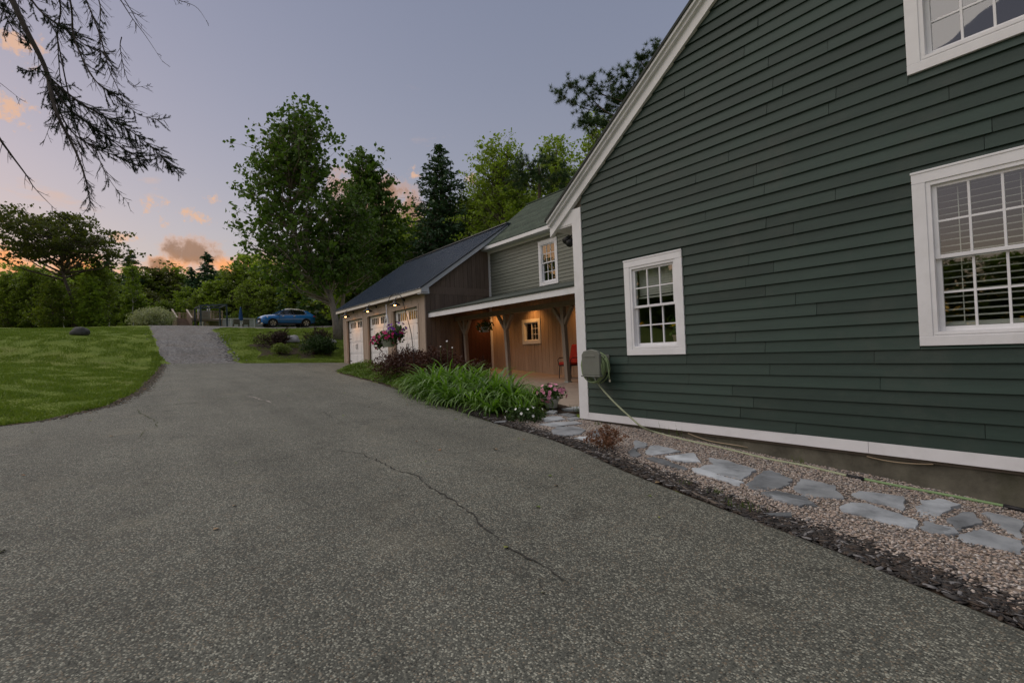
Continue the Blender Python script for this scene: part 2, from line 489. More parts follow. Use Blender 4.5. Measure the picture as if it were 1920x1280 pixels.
def GP(x, y, dz=0.): return Vector((x, y, float(gz(x, y))+dz))

def grid_mesh(name, X, Y, Z):
    """X, Y, Z: (rows, cols) arrays"""
    r, c = X.shape; V = np.stack([X, Y, Z], -1).reshape(-1, 3)
    i = np.arange(r*c).reshape(r, c)
    Fc = np.stack([i[:-1, :-1], i[:-1, 1:], i[1:, 1:], i[1:, :-1]], -1).reshape(-1, 4)
    return tmesh(name, V, Fc)

def lawnmat():
    m, nt, out = newmat('lawn_grass'); T = NT(nt); g = T.geo()
    a = T.noise(g, .22, 5, .6); b = T.noise(g, 1.1, 7, .7); c = T.noise(g, 28, 4, .7)
    col = T.mix(T.rng(b, .35, .65), (.105, .155, .022), (.190, .240, .042))
    col = T.mix(T.rng(a, .55, .72, 0, .40), col, (.25, .225, .085))
    col = T.mix(T.rng(c, .3, .7, 0, .4), col, (.055, .085, .016))
    soil = T.rng(T.noise(g, .9, 7, .7), .60, .70, 0, .8)
    col = T.mix(soil, col, (.085, .06, .038))
    T.bsdf(out, col, .95, .12, normal=T.bump(c, .8, .03)); return m
def asphaltmat():
    m, nt, out = newmat('worn_asphalt'); T = NT(nt); g = T.geo()
    big = T.noise(g, .55, 5, .6); mid = T.noise(g, 3.5, 5, .65); fine = T.noise(g, 210, 3, .6)
    st = T.n('TexVoronoi', feature='F1'); T.l(g, st.inputs['Vector']); st.inputs['Scale'].default_value = 84
    sepc = T.n('SeparateColor'); T.l(st.outputs['Color'], sepc.inputs[0])
    rnd, rnd2 = sepc.outputs[0], sepc.outputs[1]
    binder = T.mix(T.rng(big, .35, .65), (.066, .067, .063), (.112, .112, .104))
    binder = T.mix(T.rng(mid, .35, .7, 0, .6), binder, (.070, .071, .067))
    stone = T.mix(rnd2, (.20, .195, .185), (.56, .53, .49))
    inside = T.rng(st.outputs['Distance'], .42, .30)
    fac = T.math('MULTIPLY', inside, T.rng(rnd, .40, .55, 0, .95))
    gr_ = T.math('POWER', rnd2, 2.0); pale = T.mix(gr_, (.032, .033, .031), (.44, .425, .385))
    pale = T.mix(T.rng(sepc.outputs[2], .80, .86, 0, .5), pale, (.26, .19, .14))
    col = T.mix(T.math('MULTIPLY', T.rng(st.outputs['Distance'], .62, .46), T.rng(big, .3, .7, .72, .92)), binder, pale)
    # darker stones too
    col = T.mix(T.math('MULTIPLY', inside, T.rng(rnd, .14, .08, 0, .7)), col, (.035, .035, .035))
    # warm dusty patches
    col = T.mix(T.rng(T.noise(g, .9, 6, .65), .56, .72, 0, .30), col, (.22, .195, .16))
    lane = T.noise(T.geo((1.3, .16, 1)), .9, 5, .6); stain = T.noise(g, 1.7, 7, .72)
    fz_ = T.math('MULTIPLY', T.rng(lane, .32, .68, .82, 1.12), T.rng(stain, .56, .70, 1.0, .66))
    cz3 = T.n('CombineXYZ'); [T.l(T.math('MULTIPLY', fz_, k_), cz3.inputs[i_]) for i_, k_ in enumerate((1.0, 1.03, .93))]
    col = T.mix(1., col, cz3.outputs[0], 'MULTIPLY')
    h = T.math('ADD', T.math('MULTIPLY', st.outputs['Distance'], -1.), T.math('MULTIPLY', fine, .5))
    T.bsdf(out, col, T.rng(fine, .3, .7, .72, .95), .3, normal=T.bump(h, .75, .006)); return m
def gravelroadmat():
    m, nt, out = newmat('grey_gravel_road'); T = NT(nt); g = T.geo()
    st = T.n('TexVoronoi', feature='F1'); T.l(g, st.inputs['Vector']); st.inputs['Scale'].default_value = 16
    sepc = T.n('SeparateColor'); T.l(st.outputs['Color'], sepc.inputs[0])
    n = T.noise(g, 1.1, 7, .7)
    col = T.mix(sepc.outputs[0], (.085, .085, .085), (.26, .255, .25))
    col = T.mix(T.rng(n, .45, .7, 0, .6), col, (.17, .14, .11))
    ln = T.noise(T.geo((2.2, .25, 1)), 1.2, 5, .6)
    col = T.mix(T.rng(ln, .5, .68, 0, .55), col, (.10, .095, .09))
    T.bsdf(out, col, .95, .15, normal=T.bump(st.outputs['Distance'], .9, .03)); return m
def gravelbedmat():
    m, nt, out = newmat('bed_under_pebbles'); T = NT(nt); g = T.geo()
    st = T.n('TexVoronoi', feature='F1'); T.l(g, st.inputs['Vector']); st.inputs['Scale'].default_value = 60
    sepc = T.n('SeparateColor'); T.l(st.outputs['Color'], sepc.inputs[0])
    col = T.mix(sepc.outputs[0], (.14, .105, .08), (.40, .33, .27))
    T.bsdf(out, col, .95, .15, normal=T.bump(st.outputs['Distance'], 1., .01)); return m
def soilmat():
    m, nt, out = newmat('dark_mulch_soil'); T = NT(nt); g = T.geo()
    n = T.noise(g, 9, 7, .7)
    col = T.mix(T.rng(n, .35, .65), (.022, .018, .015), (.085, .060, .042))
    T.bsdf(out, col, .95, .15, normal=T.bump(n, 1., .03)); return m
LAWN, ASPH, GROAD, GBED, SOIL = lawnmat(), asphaltmat(), gravelroadmat(), gravelbedmat(), soilmat()

def axis(parts):
    out = []
    for a, b, s in parts: out += list(np.arange(a, b-1e-6, s))
    return np.array(out + [parts[-1][1]])
xs = axis([(-420, -60, 30), (-60, -20, 4), (-20, -8, 1), (-8, 18, .3), (18, 40, 2), (40, 100, 6), (100, 420, 40)])
ys = axis([(-120, -20, 10), (-20, 0, 1), (0, 56, .3), (56, 100, 2), (100, 200, 10), (200, 600, 50)])
X, Y = np.meshgrid(xs, ys); Z = gz(X, Y)
ins = np.minimum(X-eL(Y), eR(Y)-X); ins = np.where(Y < 30.0, ins, -1)
Z = Z - np.where(ins > 0, np.minimum(.07, .02+ins*.2), 0)
gin = np.minimum(X-np.interp(Y, *GL), np.interp(Y, *GR)-X); gin = np.where((Y > 29) & (Y < 54), gin, -1)
Z = Z - np.where(gin > 0, np.minimum(.07, .02+gin*.2), 0)
bed = (X > eR(Y)) & (Y < 22.9); Z = np.where(bed, Z-.05, Z)
tag(link('lawn', grid_mesh('lawn', X, Y, Z), LAWN, smooth=True), kind='structure')

def strip(name, Yr, l, r, dz, m, cols=26, jit=.03, rng=RNG):
    Yr = np.asarray(Yr); s = np.linspace(0, 1, cols)[None, :]
    jl = np.interp(Yr, Yr[::2], rng.normal(0, jit, len(Yr[::2]))); jr = np.interp(Yr, Yr[::2], rng.normal(0, jit, len(Yr[::2])))
    Lx, Rx = (l+jl)[:, None], (r+jr)[:, None]
    X = Lx+(Rx-Lx)*s; Y = np.repeat(Yr[:, None], cols, 1); Z = gz(X, Y)+dz
    # edges dip into the soil so that the sheet never ends as a floating line
    Z[:, 0] -= .05; Z[:, -1] -= .05
    return tag(link(name, grid_mesh(name, X, Y, Z), m, smooth=True), kind='structure')
yr = np.concatenate([np.arange(-14, 12, .5), np.arange(12, 30.1, .15)])
ROAD = strip('asphalt_driveway', yr, eL(yr), eR(yr), .018, ASPH, cols=60)
yr = np.arange(29, 54.1, .3)
strip('gravel_drive', yr, np.interp(yr, *GL), np.interp(yr, *GR), .010, GROAD, cols=30, jit=.12)
# bed of pebbles between drive and house, planting bed further on
yr = np.arange(-8, 7.55, .15)
strip('pebble_bed', yr, eR(yr)+.14, np.full_like(yr, 6.62), .0, GBED, cols=16)
yr = np.concatenate([np.arange(-8, 7.5, .15), np.arange(7.5, 22.9, .2)])
rr = np.where(yr < 7.5, eR(yr)+.30, np.where(yr < 17.2, 8.6, 8.72))
strip('mulch_strip', yr, eR(yr)-.02, rr, -.012, SOIL, cols=22)

# grass blades: far too many to count
def grass(name, n, xr, yr_, hmin, hmax, keep, mat, seed):
    rng = np.random.default_rng(seed)
    x = rng.uniform(*xr, n); y = yr_[0]+(yr_[1]-yr_[0])*rng.random(n)**1.6; k = keep(x, y); x, y = x[k], y[k]; n = len(x)
    z = gz(x, y)-.01; h = rng.uniform(hmin, hmax, n)*(.55+.8*np.clip(np.sin(x*2.1+np.sin(y*1.7)*2)*np.sin(y*.9+np.cos(x*2.7)*1.5)+.5, 0, 1)); a = rng.uniform(0, 6.28, n); w = h*.22+.006
    lean = rng.normal(0, .35, (n, 2))*h[:, None]
    b = np.stack([x, y, z], 1); dx = np.stack([np.cos(a)*w, np.sin(a)*w, 0*a], 1)
    t = b + np.concatenate([lean, h[:, None]], 1)
    return tag(quads(name, np.stack([b-dx, b+dx, t], 1), mat), kind='stuff')
GRASSM = leafmat('grass_blade', (.100, .170, .018), (.220, .275, .048), .3)
tag(grass('grass_blades', 230000, (-11, 1.0), (11.4, 46), .035, .075, lambda x, y: (x < np.where(y < 30.0, eL(y), np.interp(y, *GL))-.02), GRASSM, 3), 'short mown grass of the lawn left of the driveway', 'grass')
tag(grass('grass_blades', 110000, (3.2, 16), (27.4, 47), .04, .08, lambda x, y: (x > np.where(y < 29.6, np.maximum(eR(y), np.where(y > 29, np.interp(y, *GR), 0))+.05, np.interp(y, *GR)+.05)) & ~((x > 8.6) & (y < 27.4)), GRASSM, 4), 'short grass on the slope between gravel drive and garage', 'grass')
# longer unmown fringe where lawn meets asphalt
tag(grass('grass_blades', 90000, (-8, 1.1), (11.4, 33), .06, .13, lambda x, y: (x < eL(y)+.02) & (x > eL(y)-.35), GRASSM, 5), 'longer grass fringe along the left asphalt edge', 'grass')

# ------------------------------------------------------------------ cracks and litter on the asphalt
CRACK = paint('crack_dirt', (.036, .035, .031), .95, .3, 20, bump=.4)
CRACKG = paint('mossy_crack', (.055, .065, .022), .95, .35, 20, bump=.4)
DUST = paint('pale_dust_streak', (.30, .27, .24), .95, .25, 20, bump=.3)
def crack(pts, w, m, seed):
    rng = random.Random(seed); P = [ground_pt(px, py, .018) for px, py in pts]; path = []
    for a, b in zip(P, P[1:]):
        n = max(2, int((b-a).length/.05))
        path += [a.lerp(b, i/n) for i in range(n)]
    path.append(P[-1]); mb = MB(); L_, R_ = [], []
    off = 0
    for i, p in enumerate(path):
        d = (path[min(i+1, len(path)-1)]-path[max(i-1, 0)]); d.z = 0; d.normalize(); s = Vector((-d.y, d.x, 0))
        off = off*.85+rng.gauss(0, .016); ww = w*.6*max(.06, rng.uniform(-.15, 1.25))*min(1, (i+1)/4, (len(path)-i)/4)
        a, b = p+s*(off+ww/2), p+s*(off-ww/2)
        L_.append((a.x, a.y, float(gz(a.x, a.y))+.0235)); R_.append((b.x, b.y, float(gz(b.x, b.y))+.0235))
    for i in range(len(path)-1): mb.poly([L_[i], R_[i], R_[i+1], L_[i+1]])
    return mb.build('crack', m, ROAD, recalc=False)
for i, (pts, w, m) in enumerate([
    ([(682, 850), (740, 883), (800, 905), (870, 945), (905, 985), (945, 1028), (1000, 1060), (1060, 1095)], .03, CRACK),
    ([(470, 872), (520, 862), (572, 852), (640, 846), (690, 852)], .022, CRACK), ([(572, 852), (605, 838), (640, 827)], .018, CRACK),
    ([(255, 768), (285, 783), (292, 800), (258, 821)], .03, CRACKG), ([(240, 765), (300, 760), (360, 756), (430, 746), (490, 742), (555, 734), (640, 727)], .05, CRACKG),
    ([(1015, 1090), (1040, 1118)], .02, CRACK), ([(1140, 1190), (1180, 1215)], .02, CRACK), ([(330, 905), (352, 893)], .015, CRACK),
    ([(405, 712), (460, 708), (520, 714)], .05, CRACK), ([(480, 722), (520, 718)], .06, CRACK), ([(608, 770), (622, 783)], .03, CRACK), ([(60, 870), (180, 862), (235, 850)], .03, CRACK), ([(195, 832), (220, 829)], .05, CRACK)]):
    crack(pts, w, m, i)
for pts, w in ([((460, 742), (485, 747), (508, 755)), .10], [((5, 855), (50, 850)), .07], [((180, 836), (215, 832)), .06], [((10, 872), (40, 868)), .05]):
    crack(pts, w, DUST, len(pts)+int(w*100))

def pebbles(name, C, size, mat, seed, flat=.6, aspect=1.3, kind='stuff'):
    rng = np.random.default_rng(seed); n = len(C)
    phi = (1+5**.5)/2
    V = np.array([(-1, phi, 0), (1, phi, 0), (-1, -phi, 0), (1, -phi, 0), (0, -1, phi), (0, 1, phi), (0, -1, -phi), (0, 1, -phi), (phi, 0, -1), (phi, 0, 1), (-phi, 0, -1), (-phi, 0, 1)])/1.9
    Fi = np.array([(0, 11, 5), (0, 5, 1), (0, 1, 7), (0, 7, 10), (0, 10, 11), (1, 5, 9), (5, 11, 4), (11, 10, 2), (10, 7, 6), (7, 1, 8), (3, 9, 4), (3, 4, 2), (3, 2, 6), (3, 6, 8), (3, 8, 9), (4, 9, 5), (2, 4, 11), (6, 2, 10), (8, 6, 7), (9, 8, 1)])
    s = size*rng.uniform(.55, 1.25, n)
    a = rng.uniform(0, 6.28, n); ca, sa = np.cos(a), np.sin(a)
    P = V[None]*(1+.18*rng.standard_normal((n, 12, 1)))*s[:, None, None]*.5*np.array([aspect, .9, flat])
    tx = rng.normal(0, .35, n); ct, st = np.cos(tx)[:, None], np.sin(tx)[:, None]
    y2 = P[..., 1]*ct-P[..., 2]*st; z2 = P[..., 1]*st+P[..., 2]*ct; P = np.stack([P[..., 0], y2, z2], -1)
    Q = np.stack([P[..., 0]*ca[:, None]-P[..., 1]*sa[:, None], P[..., 0]*sa[:, None]+P[..., 1]*ca[:, None], P[..., 2]], -1)+C[:, None, :]
    Fc = (Fi[None]+12*np.arange(n)[:, None, None]).reshape(-1, 3)
    o = link(name, tmesh(name, Q.reshape(-1, 3), Fc), mat)
    return tag(o, kind=kind)
# pebbles of the bed by the house
rng = np.random.default_rng(11)
n = 64000
y = rng.uniform(-.5, 7.5, n); x = eR(y)+.14+(6.58-eR(y)-.14)*rng.random(n)
k = rng.random(n) < np.clip((x-eR(y)-.10)/.22, 0, 1); x, y = x[k], y[k]
C = np.stack([x, y, gz(x, y)+rng.uniform(-.002, .010, len(x))], 1)
PEB = islandmat('pebbles', [(.46, .37, .30), (.53, .46, .40), (.39, .30, .24), (.31, .26, .23), (.60, .55, .50), (.22, .20, .19), (.44, .34, .28), (.49, .40, .33), (.11, .105, .10), (.40, .35, .32), (.16, .14, .125)], .8)
tag(pebbles('pebbles', C, .021, PEB, 12), 'tan and pink pebbles filling the bed below the green wall', 'gravel')
# bark and slate chips along the asphalt edge
n = 17000
y = rng.uniform(-.5, 14.5, n)*1.0; off = rng.normal(.13, .10, n)
x = eR(y)+off; k = (off > -.08) & (off < .55) & ~((y > 7.6) & (off > .3)); x, y = x[k], y[k]
C = np.stack([x, y, gz(x, y)+rng.uniform(0, .012, len(x))], 1)
CHIP = islandmat('bark_chips', [(.030, .027, .026), (.050, .036, .028), (.022, .020, .019), (.075, .055, .042), (.040, .039, .040), (.062, .044, .032), (.030, .028, .028), (.20, .195, .195), (.026, .022, .020), (.035, .030, .028), (.055, .042, .034)], .85)
tag(pebbles('bark_chips', C, .028, CHIP, 13, flat=.22, aspect=3.2), 'dark bark and slate chips along the right edge of the asphalt', 'mulch')
n = 5200
y = rng.uniform(11, 30, n); off = np.abs(rng.normal(0, .16, n))-.05; x = eL(y)+off
C = np.stack([x, y, gz(x, y)+.022], 1)
tag(pebbles('edge_debris', C, .030, islandmat('edge_debris', [(.07, .05, .035), (.12, .085, .055), (.20, .12, .06), (.05, .045, .04), (.16, .14, .11), (.09, .10, .035)]), 15, flat=.3, aspect=2.2), 'twigs leaves and grit along the left edge of the asphalt', 'debris')
# loose stones along the gravel drive
n = 300; y = rng.uniform(30, 40, n); side = rng.random(n) < .93
x = np.where(side, np.interp(y, *GR)+rng.normal(-.15, .25, n), np.interp(y, *GL)+rng.normal(0, .3, n))
C = np.stack([x, y, gz(x, y)+.02], 1)
tag(pebbles('loose_stones', C, .085, islandmat('road_stones', [(.34, .33, .32), (.22, .22, .22), (.42, .41, .40), (.16, .15, .15)]), 14), 'loose grey stones along the edges of the gravel drive', 'stones')
# fallen leaves and blades on the asphalt
n = 130; y = 2+18*rng.random(n)**1.5; x = eL(y).clip(-4)+(eR(y)-eL(y).clip(-4))*rng.random(n)
k = rng.random(n) < np.where(eR(y)-x < 1.2, 1, .4); x, y = x[k], y[k]
C = np.stack([x, y, gz(x, y)+.026], 1)
LV = leaves(C, .055, np.random.default_rng(5), upbias=6.)
tag(quads('fallen_leaves', LV, islandmat('fallen_leaf', [(.12, .17, .03), (.20, .22, .05), (.25, .12, .05), (.10, .14, .03), (.30, .20, .10)], .7)), 'small fallen leaves scattered over the asphalt', 'leaves', kind='stuff')

# ------------------------------------------------------------------ flagstone path in the pebble bed
SLATE = paint('bluestone_slate', (.28, .30, .32), .6, .50, 3.2, (1, 1, 1), .7, 24, spec=.35, objvar=.55, dirt=((.16, .15, .13), .45))
path = thing('flagstone_path', None, None, (5.4, 4, 0), kind='structure')
def z1400(pts): return [(1400+x/3.556, 740+y/3.556) for x, y in pts]
def z960(pts): return [(960+x/4, 740+y/4) for x, y in pts]
STONES = [z1400(q) for q in (
    [(0, 590), (110, 520), (170, 518), (300, 565), (285, 605), (190, 630), (80, 640), (0, 625)],
    [(300, 630), (350, 570), (420, 580), (600, 620), (605, 640), (660, 700), (560, 690), (385, 682)],
    [(85, 655), (190, 643), (390, 682), (490, 750), (360, 725), (250, 705), (140, 680)],
    [(690, 665), (745, 643), (1060, 695), (1055, 778), (900, 730), (735, 690)],
    [(605, 745), (680, 722), (800, 733), (970, 790), (1160, 855), (1145, 903), (960, 865), (740, 800), (625, 778)],
    [(1150, 705), (1290, 705), (1440, 748), (1310, 790), (1240, 845), (1115, 822)],
    [(1170, 855), (1190, 850), (1370, 905), (1365, 940), (1240, 920), (1160, 895)],
    [(1325, 832), (1450, 792), (1510, 797), (1578, 855), (1490, 880), (1410, 908)],
    [(1565, 790), (1600, 785), (1849, 850), (1849, 972), (1800, 950), (1700, 875), (1620, 830)],
    [(1390, 950), (1470, 920), (1560, 907), (1849, 990), (1849, 1070), (1600, 1005), (1460, 985)])]
STONES += [z960(q) for q in (
    [(1000, 480), (1060, 470), (1170, 500), (1330, 560), (1310, 566), (1200, 545), (1050, 500)],
    [(995, 430), (1040, 385), (1100, 383), (1275, 430), (1060, 455), (1000, 445)],
    [(1140, 462), (1370, 440), (1425, 510), (1290, 508), (1190, 492)],
    [(1340, 555), (1400, 555), (1500, 590), (1600, 622), (1750, 660), (1715, 690), (1560, 640), (1440, 605), (1360, 580)],
    [(1470, 475), (1620, 498), (1850, 575), (1735, 643), (1560, 600), (1395, 548), (1430, 530), (1505, 525)],
    [(870, 430), (900, 405), (975, 455), (940, 470), (880, 458)],
    [(910, 365), (930, 345), (1020, 370), (1000, 400), (915, 403)],
    [(290, 270), (330, 245), (470, 232), (560, 265), (520, 300), (400, 312), (310, 298)],
    [(195, 225), (300, 208), (480, 200), (535, 218), (330, 243)],
    [(220, 180), (300, 160), (370, 165), (405, 188), (240, 206)],
    [(250, 130), (300, 105), (345, 125), (310, 150)],
    [(335, 150), (420, 135), (490, 155), (440, 168)], [(410, 178), (470, 165), (525, 178), (430, 198)],
    [(365, 100), (480, 88), (520, 92), (510, 116), (380, 112)],
    [(460, 325), (560, 315), (700, 345), (680, 362), (560, 348)],
    [(560, 285), (640, 262), (720, 290), (700, 320), (610, 318)])]
STONES += [[(1758, 985), (1790, 992), (1800, 1003), (1770, 1002)], [(1440, 928), (1500, 938), (1530, 945), (1500, 950), (1455, 938)]]
for i, q in enumerate(STONES):
    rs = random.Random(i)
    P = [ground_pt(px, py, .012) for px, py in q]
    c0 = sum(P, Vector())/len(P); P = [c0+(p-c0)*.95 for p in P]
    out = []
    for j, a in enumerate(P):                       # chipped outline
        b = P[(j+1) % len(P)]; out.append(a); l = (b-a).length
        for t in (.2, .4, .6, .8):
            if l > .15: out.append(a.lerp(b, t)+Vector((rs.gauss(0, .011), rs.gauss(0, .011), 0)))
    c = sum(out, Vector())/len(out); tilt = (rs.gauss(0, .012), rs.gauss(0, .012))
    def zz(p, dz): return float(gz(c.x, c.y)) + (p.x-c.x)*tilt[0] + (p.y-c.y)*(tilt[1]+.045) + dz
    top = [(c.x+(p.x-c.x)*.985, c.y+(p.y-c.y)*.985, zz(p, .024)) for p in out]
    mid = [(p.x, p.y, zz(p, .016)) for p in out]; low = [(p.x, p.y, zz(p, -.03)) for p in out]
    mb = MB(); n = len(out); mb.v = top+mid+low
    mb.f = [tuple(range(n))] + [(k, (k+1) % n, n+(k+1) % n, n+k) for k in range(n)] + [(n+k, n+(k+1) % n, 2*n+(k+1) % n, 2*n+k) for k in range(n)]
    mb.build('flagstone', SLATE, path)

# ------------------------------------------------------------------ building helpers (walls facing -X unless said otherwise)
def wall_holes(mb, x0, x1, ya, yb, z0, ztop, holes, extra=()):
    ysb = sorted({ya, yb, *extra, *[h[0] for h in holes], *[h[1] for h in holes]})
    ysb = [v for v in ysb if ya <= v <= yb]
    for a, b in zip(ysb, ysb[1:]):
        m = (a+b)/2; cuts = sorted((h[2], h[3]) for h in holes if h[0] < m < h[1]); z = z0
        for c, d in cuts:
            if c > z: mb.box(x0, x1, a, b, z, c)
            z = d
        ta, tb = ztop(a), ztop(b)
        mb.hexa([(x0, a, z), (x1, a, z), (x1, b, z), (x0, b, z)], [(x0, a, ta), (x1, a, ta), (x1, b, tb), (x0, b, tb)])
def ring(mb, x0, x1, y0, y1, z0, z1, w, wb=None, wt=None):
    wb = w if wb is None else wb; wt = w if wt is None else wt
    mb.box(x0, x1, y0, y0+w, z0, z1); mb.box(x0, x1, y1-w, y1, z0, z1)
    mb.box(x0+.001, x1-.001, y0+w, y1-w, z0, z0+wb); mb.box(x0+.001, x1-.001, y0+w, y1-w, z1-wt, z1)

def window(parent, xw, y0, y1, z0, z1, casing=.115, cols=3, rows=2, blind=None, label=None, frame=.04, sash=.042, glass=None):
    """double-hung window in a wall whose face is the plane x = xw"""
    glass = glass or GLASS
    mb = MB(); c = casing
    mb.box(xw-.040, xw+.01, y0, y1, z1-c, z1); mb.box(xw-.040, xw+.01, y0, y1, z0, z0+c*.85)
    mb.box(xw-.038, xw+.01, y0, y0+c, z0+c*.85, z1-c); mb.box(xw-.038, xw+.01, y1-c, y1, z0+c*.85, z1-c)
    mb.box(xw-.047, xw-.0385, y0-.006, y1+.006, z1-.012, z1+.012)            # drip cap
    w = mb.build('window', WHITE, parent, bevel=.004)
    if label: w['label'] = label
    a0, a1, b0, b1 = y0+c, y1-c, z0+c*.85, z1-c
    mb = MB(); ring(mb, xw-.030, xw+.12, a0, a1, b0, b1, frame, frame*1.2)
    mb.box(xw-.034, xw-.0305, a0+.01, a1-.01, b0+.012, b0+.03)
    mb.build('frame', WHITE, w, bevel=.003)
    a0 += frame; a1 -= frame; b0 += frame*1.2; b1 -= frame
    zm = (b0+b1)/2+.01
    for k, (za, zb, xs_) in enumerate(((zm-.02, b1, xw+.002), (b0, zm+.018, xw+.042))):
        mb = MB(); ring(mb, xs_, xs_+.036, a0, a1, za, zb, sash, sash*1.15 if k else sash*.9, sash*.8)
        mb.build('sash', WHITE, w, bevel=.003)
        ya, yb = a0+sash, a1-sash; zc, zd = za+(sash*1.15 if k else sash*.9), zb-sash*.8
        for i in range(1, cols):
            y = ya+(yb-ya)*i/cols; MB().box(xs_+.004, xs_+.030, y-.010, y+.010, zc, zd).build('muntin', WHITE, w)
        for j in range(1, rows):
            z = zc+(zd-zc)*j/rows; MB().box(xs_+.006, xs_+.028, ya, yb, z-.010, z+.010).build('muntin', WHITE, w)
        for i in range(cols):
            for j in range(rows):
                p, q = ya+(yb-ya)*i/cols, ya+(yb-ya)*(i+1)/cols; s, t = zc+(zd-zc)*j/rows, zc+(zd-zc)*(j+1)/rows
                MB().poly([(xs_+.017, p, t), (xs_+.017, q, t), (xs_+.017, q, s), (xs_+.017, p, s)]).build('pane', glass, w, recalc=False)
    if blind:
        lo, hi, tilt, pitch = blind
        z = hi
        sm = None
        while z > lo:
            if sm is None:
                m_ = MB(); h = .024
                m_.hexa([(-h*math.cos(tilt), a0+.012, -h*math.sin(tilt)), (h*math.cos(tilt), a0+.012, h*math.sin(tilt)), (h*math.cos(tilt), a1-.012, h*math.sin(tilt)), (-h*math.cos(tilt), a1-.012, -h*math.sin(tilt))],
                        [(-h*math.cos(tilt), a0+.012, -h*math.sin(tilt)+.003), (h*math.cos(tilt), a0+.012, h*math.sin(tilt)+.003), (h*math.cos(tilt), a1-.012, h*math.sin(tilt)+.003), (-h*math.cos(tilt), a1-.012, -h*math.sin(tilt)+.003)])
                sm = m_.mesh('blind_slat', (0, w['_o'][1], 0)); sm.materials.append(BLIND)
            o = bpy.data.objects.new('blind_slat', sm); COL.objects.link(o); o.parent = w
            o.location = (xw+.155-w['_o'][0], 0, z-w['_o'][2]); z -= pitch
        MB().box(xw+.13, xw+.18, a0+.01, a1-.01, lo-.03, lo-.005).build('blind_bottom_rail', BLIND, w)
        for t in (.22, .78):
            y = a0+(a1-a0)*t; MB().box(xw+.126, xw+.129, y-.004, y+.004, lo-.02, hi).build('blind_cord', BLIND, w)
    return w

def clap_rows(parent, xw, z0, expo, ztop, ylo, yhi, holes, m, joints=None, seed=0, thick=.030, span=3.6):
    """lapped boards; ylo/yhi are functions of z; every board is its own object"""
    rs = random.Random(seed); k = 0
    while z0+k*expo < ztop-.01:
        a = z0+k*expo; b = min(a+expo+.012, ztop); k += 1
        segs = [(ylo(a), ylo(b), yhi(a), yhi(b))]
        for (h0, h1, g0, g1) in holes:
            if g0 < b-.012 and g1 > a:
                new = []
                for s in segs:
                    if h0 > s[0] and h1 < s[2]: new += [(s[0], s[1], h0, h0), (h1, h1, s[2], s[3])]
                    else: new.append(s)
                segs = new
                # the part of the row above or below the opening
                if a < g0-.02: segs.append((h0, h0, h1, h1, a, g0))
                if b > g1+.02: segs.append((h0, h0, h1, h1, g1, b))
        for s in segs:
            ya, yb, yc, yd = s[:4]; za, zb = (s[4], s[5]) if len(s) == 6 else (a, b)
            if yc-ya < .03: continue
            if len(s) == 6 or yd-yb < .05: cuts = []
            else:
                cuts = []; y = yc - rs.uniform(.6, span)
                while y > ya+.5 and y > yb+.1:
                    if y < yd-.1: cuts.append(y)
                    y -= rs.uniform(span*.6, span)
            edges = [(ya, yb)] + [(c, c) for c in sorted(cuts)] + [(yc, yd)]
            for (p0, p1), (q0, q1) in zip(edges, edges[1:]):
                if q0-p0 < .02: continue
                g = .0025; t0 = thick + rs.uniform(-.003, .005)
                mb = MB().hexa([(xw-t0, p0+g, za), (xw, p0+g, za), (xw, q0-g, za), (xw-t0, q0-g, za)],
                               [(xw-.006, min(p1+g, q1), zb), (xw, min(p1+g, q1), zb), (xw, max(q1-g, p1), zb), (xw-.006, max(q1-g, p1), zb)])
                mb.build('clapboard', m, parent)

def planks_x(parent, xw, t, ya, yb, zlo, zhi, width, m, holes=(), seed=0):
    """vertical planks on a wall facing -X"""
    rs = random.Random(seed); y = ya
    while y < yb-.02:
        q = min(y+width, yb); d = rs.uniform(-.003, .003)
        cuts = [(h[2], h[3]) for h in holes if h[0] < (y+q)/2 < h[1]]
        z = zlo(y) if callable(zlo) else zlo; top = zhi(y) if callable(zhi) else zhi
        for c, e in sorted(cuts):
            if c-z > .02: MB().box(xw-t-d, xw, y+.005, q-.005, z, c).build('plank', m, parent)
            z = max(z, e)
        if top-z > .02: MB().box(xw-t-d, xw, y+.005, q-.005, z, top).build('plank', m, parent)
        y = q
def planks_y(parent, yw, t, xa, xb, zlo, zhi, width, m, seed=0):
    """vertical planks on a wall facing -Y; zhi may slope with x"""
    rs = random.Random(seed); x = xa
    while x < xb-.02:
        q = min(x+width, xb); d = rs.uniform(-.003, .003); y0 = yw-t-d
        h0, h1 = (zhi(x+.005), zhi(q-.005)) if callable(zhi) else (zhi, zhi)
        if min(h0, h1)-zlo > .02 or max(h0, h1)-zlo > .05:
            h0, h1 = max(h0, zlo+.005), max(h1, zlo+.005)
            MB().hexa([(x+.005, y0, zlo), (q-.005, y0, zlo), (q-.005, yw, zlo), (x+.005, yw, zlo)], [(x+.005, y0, h0), (q-.005, y0, h1), (q-.005, yw, h1), (x+.005, yw, h0)]).build('plank', m, parent)
        x = q

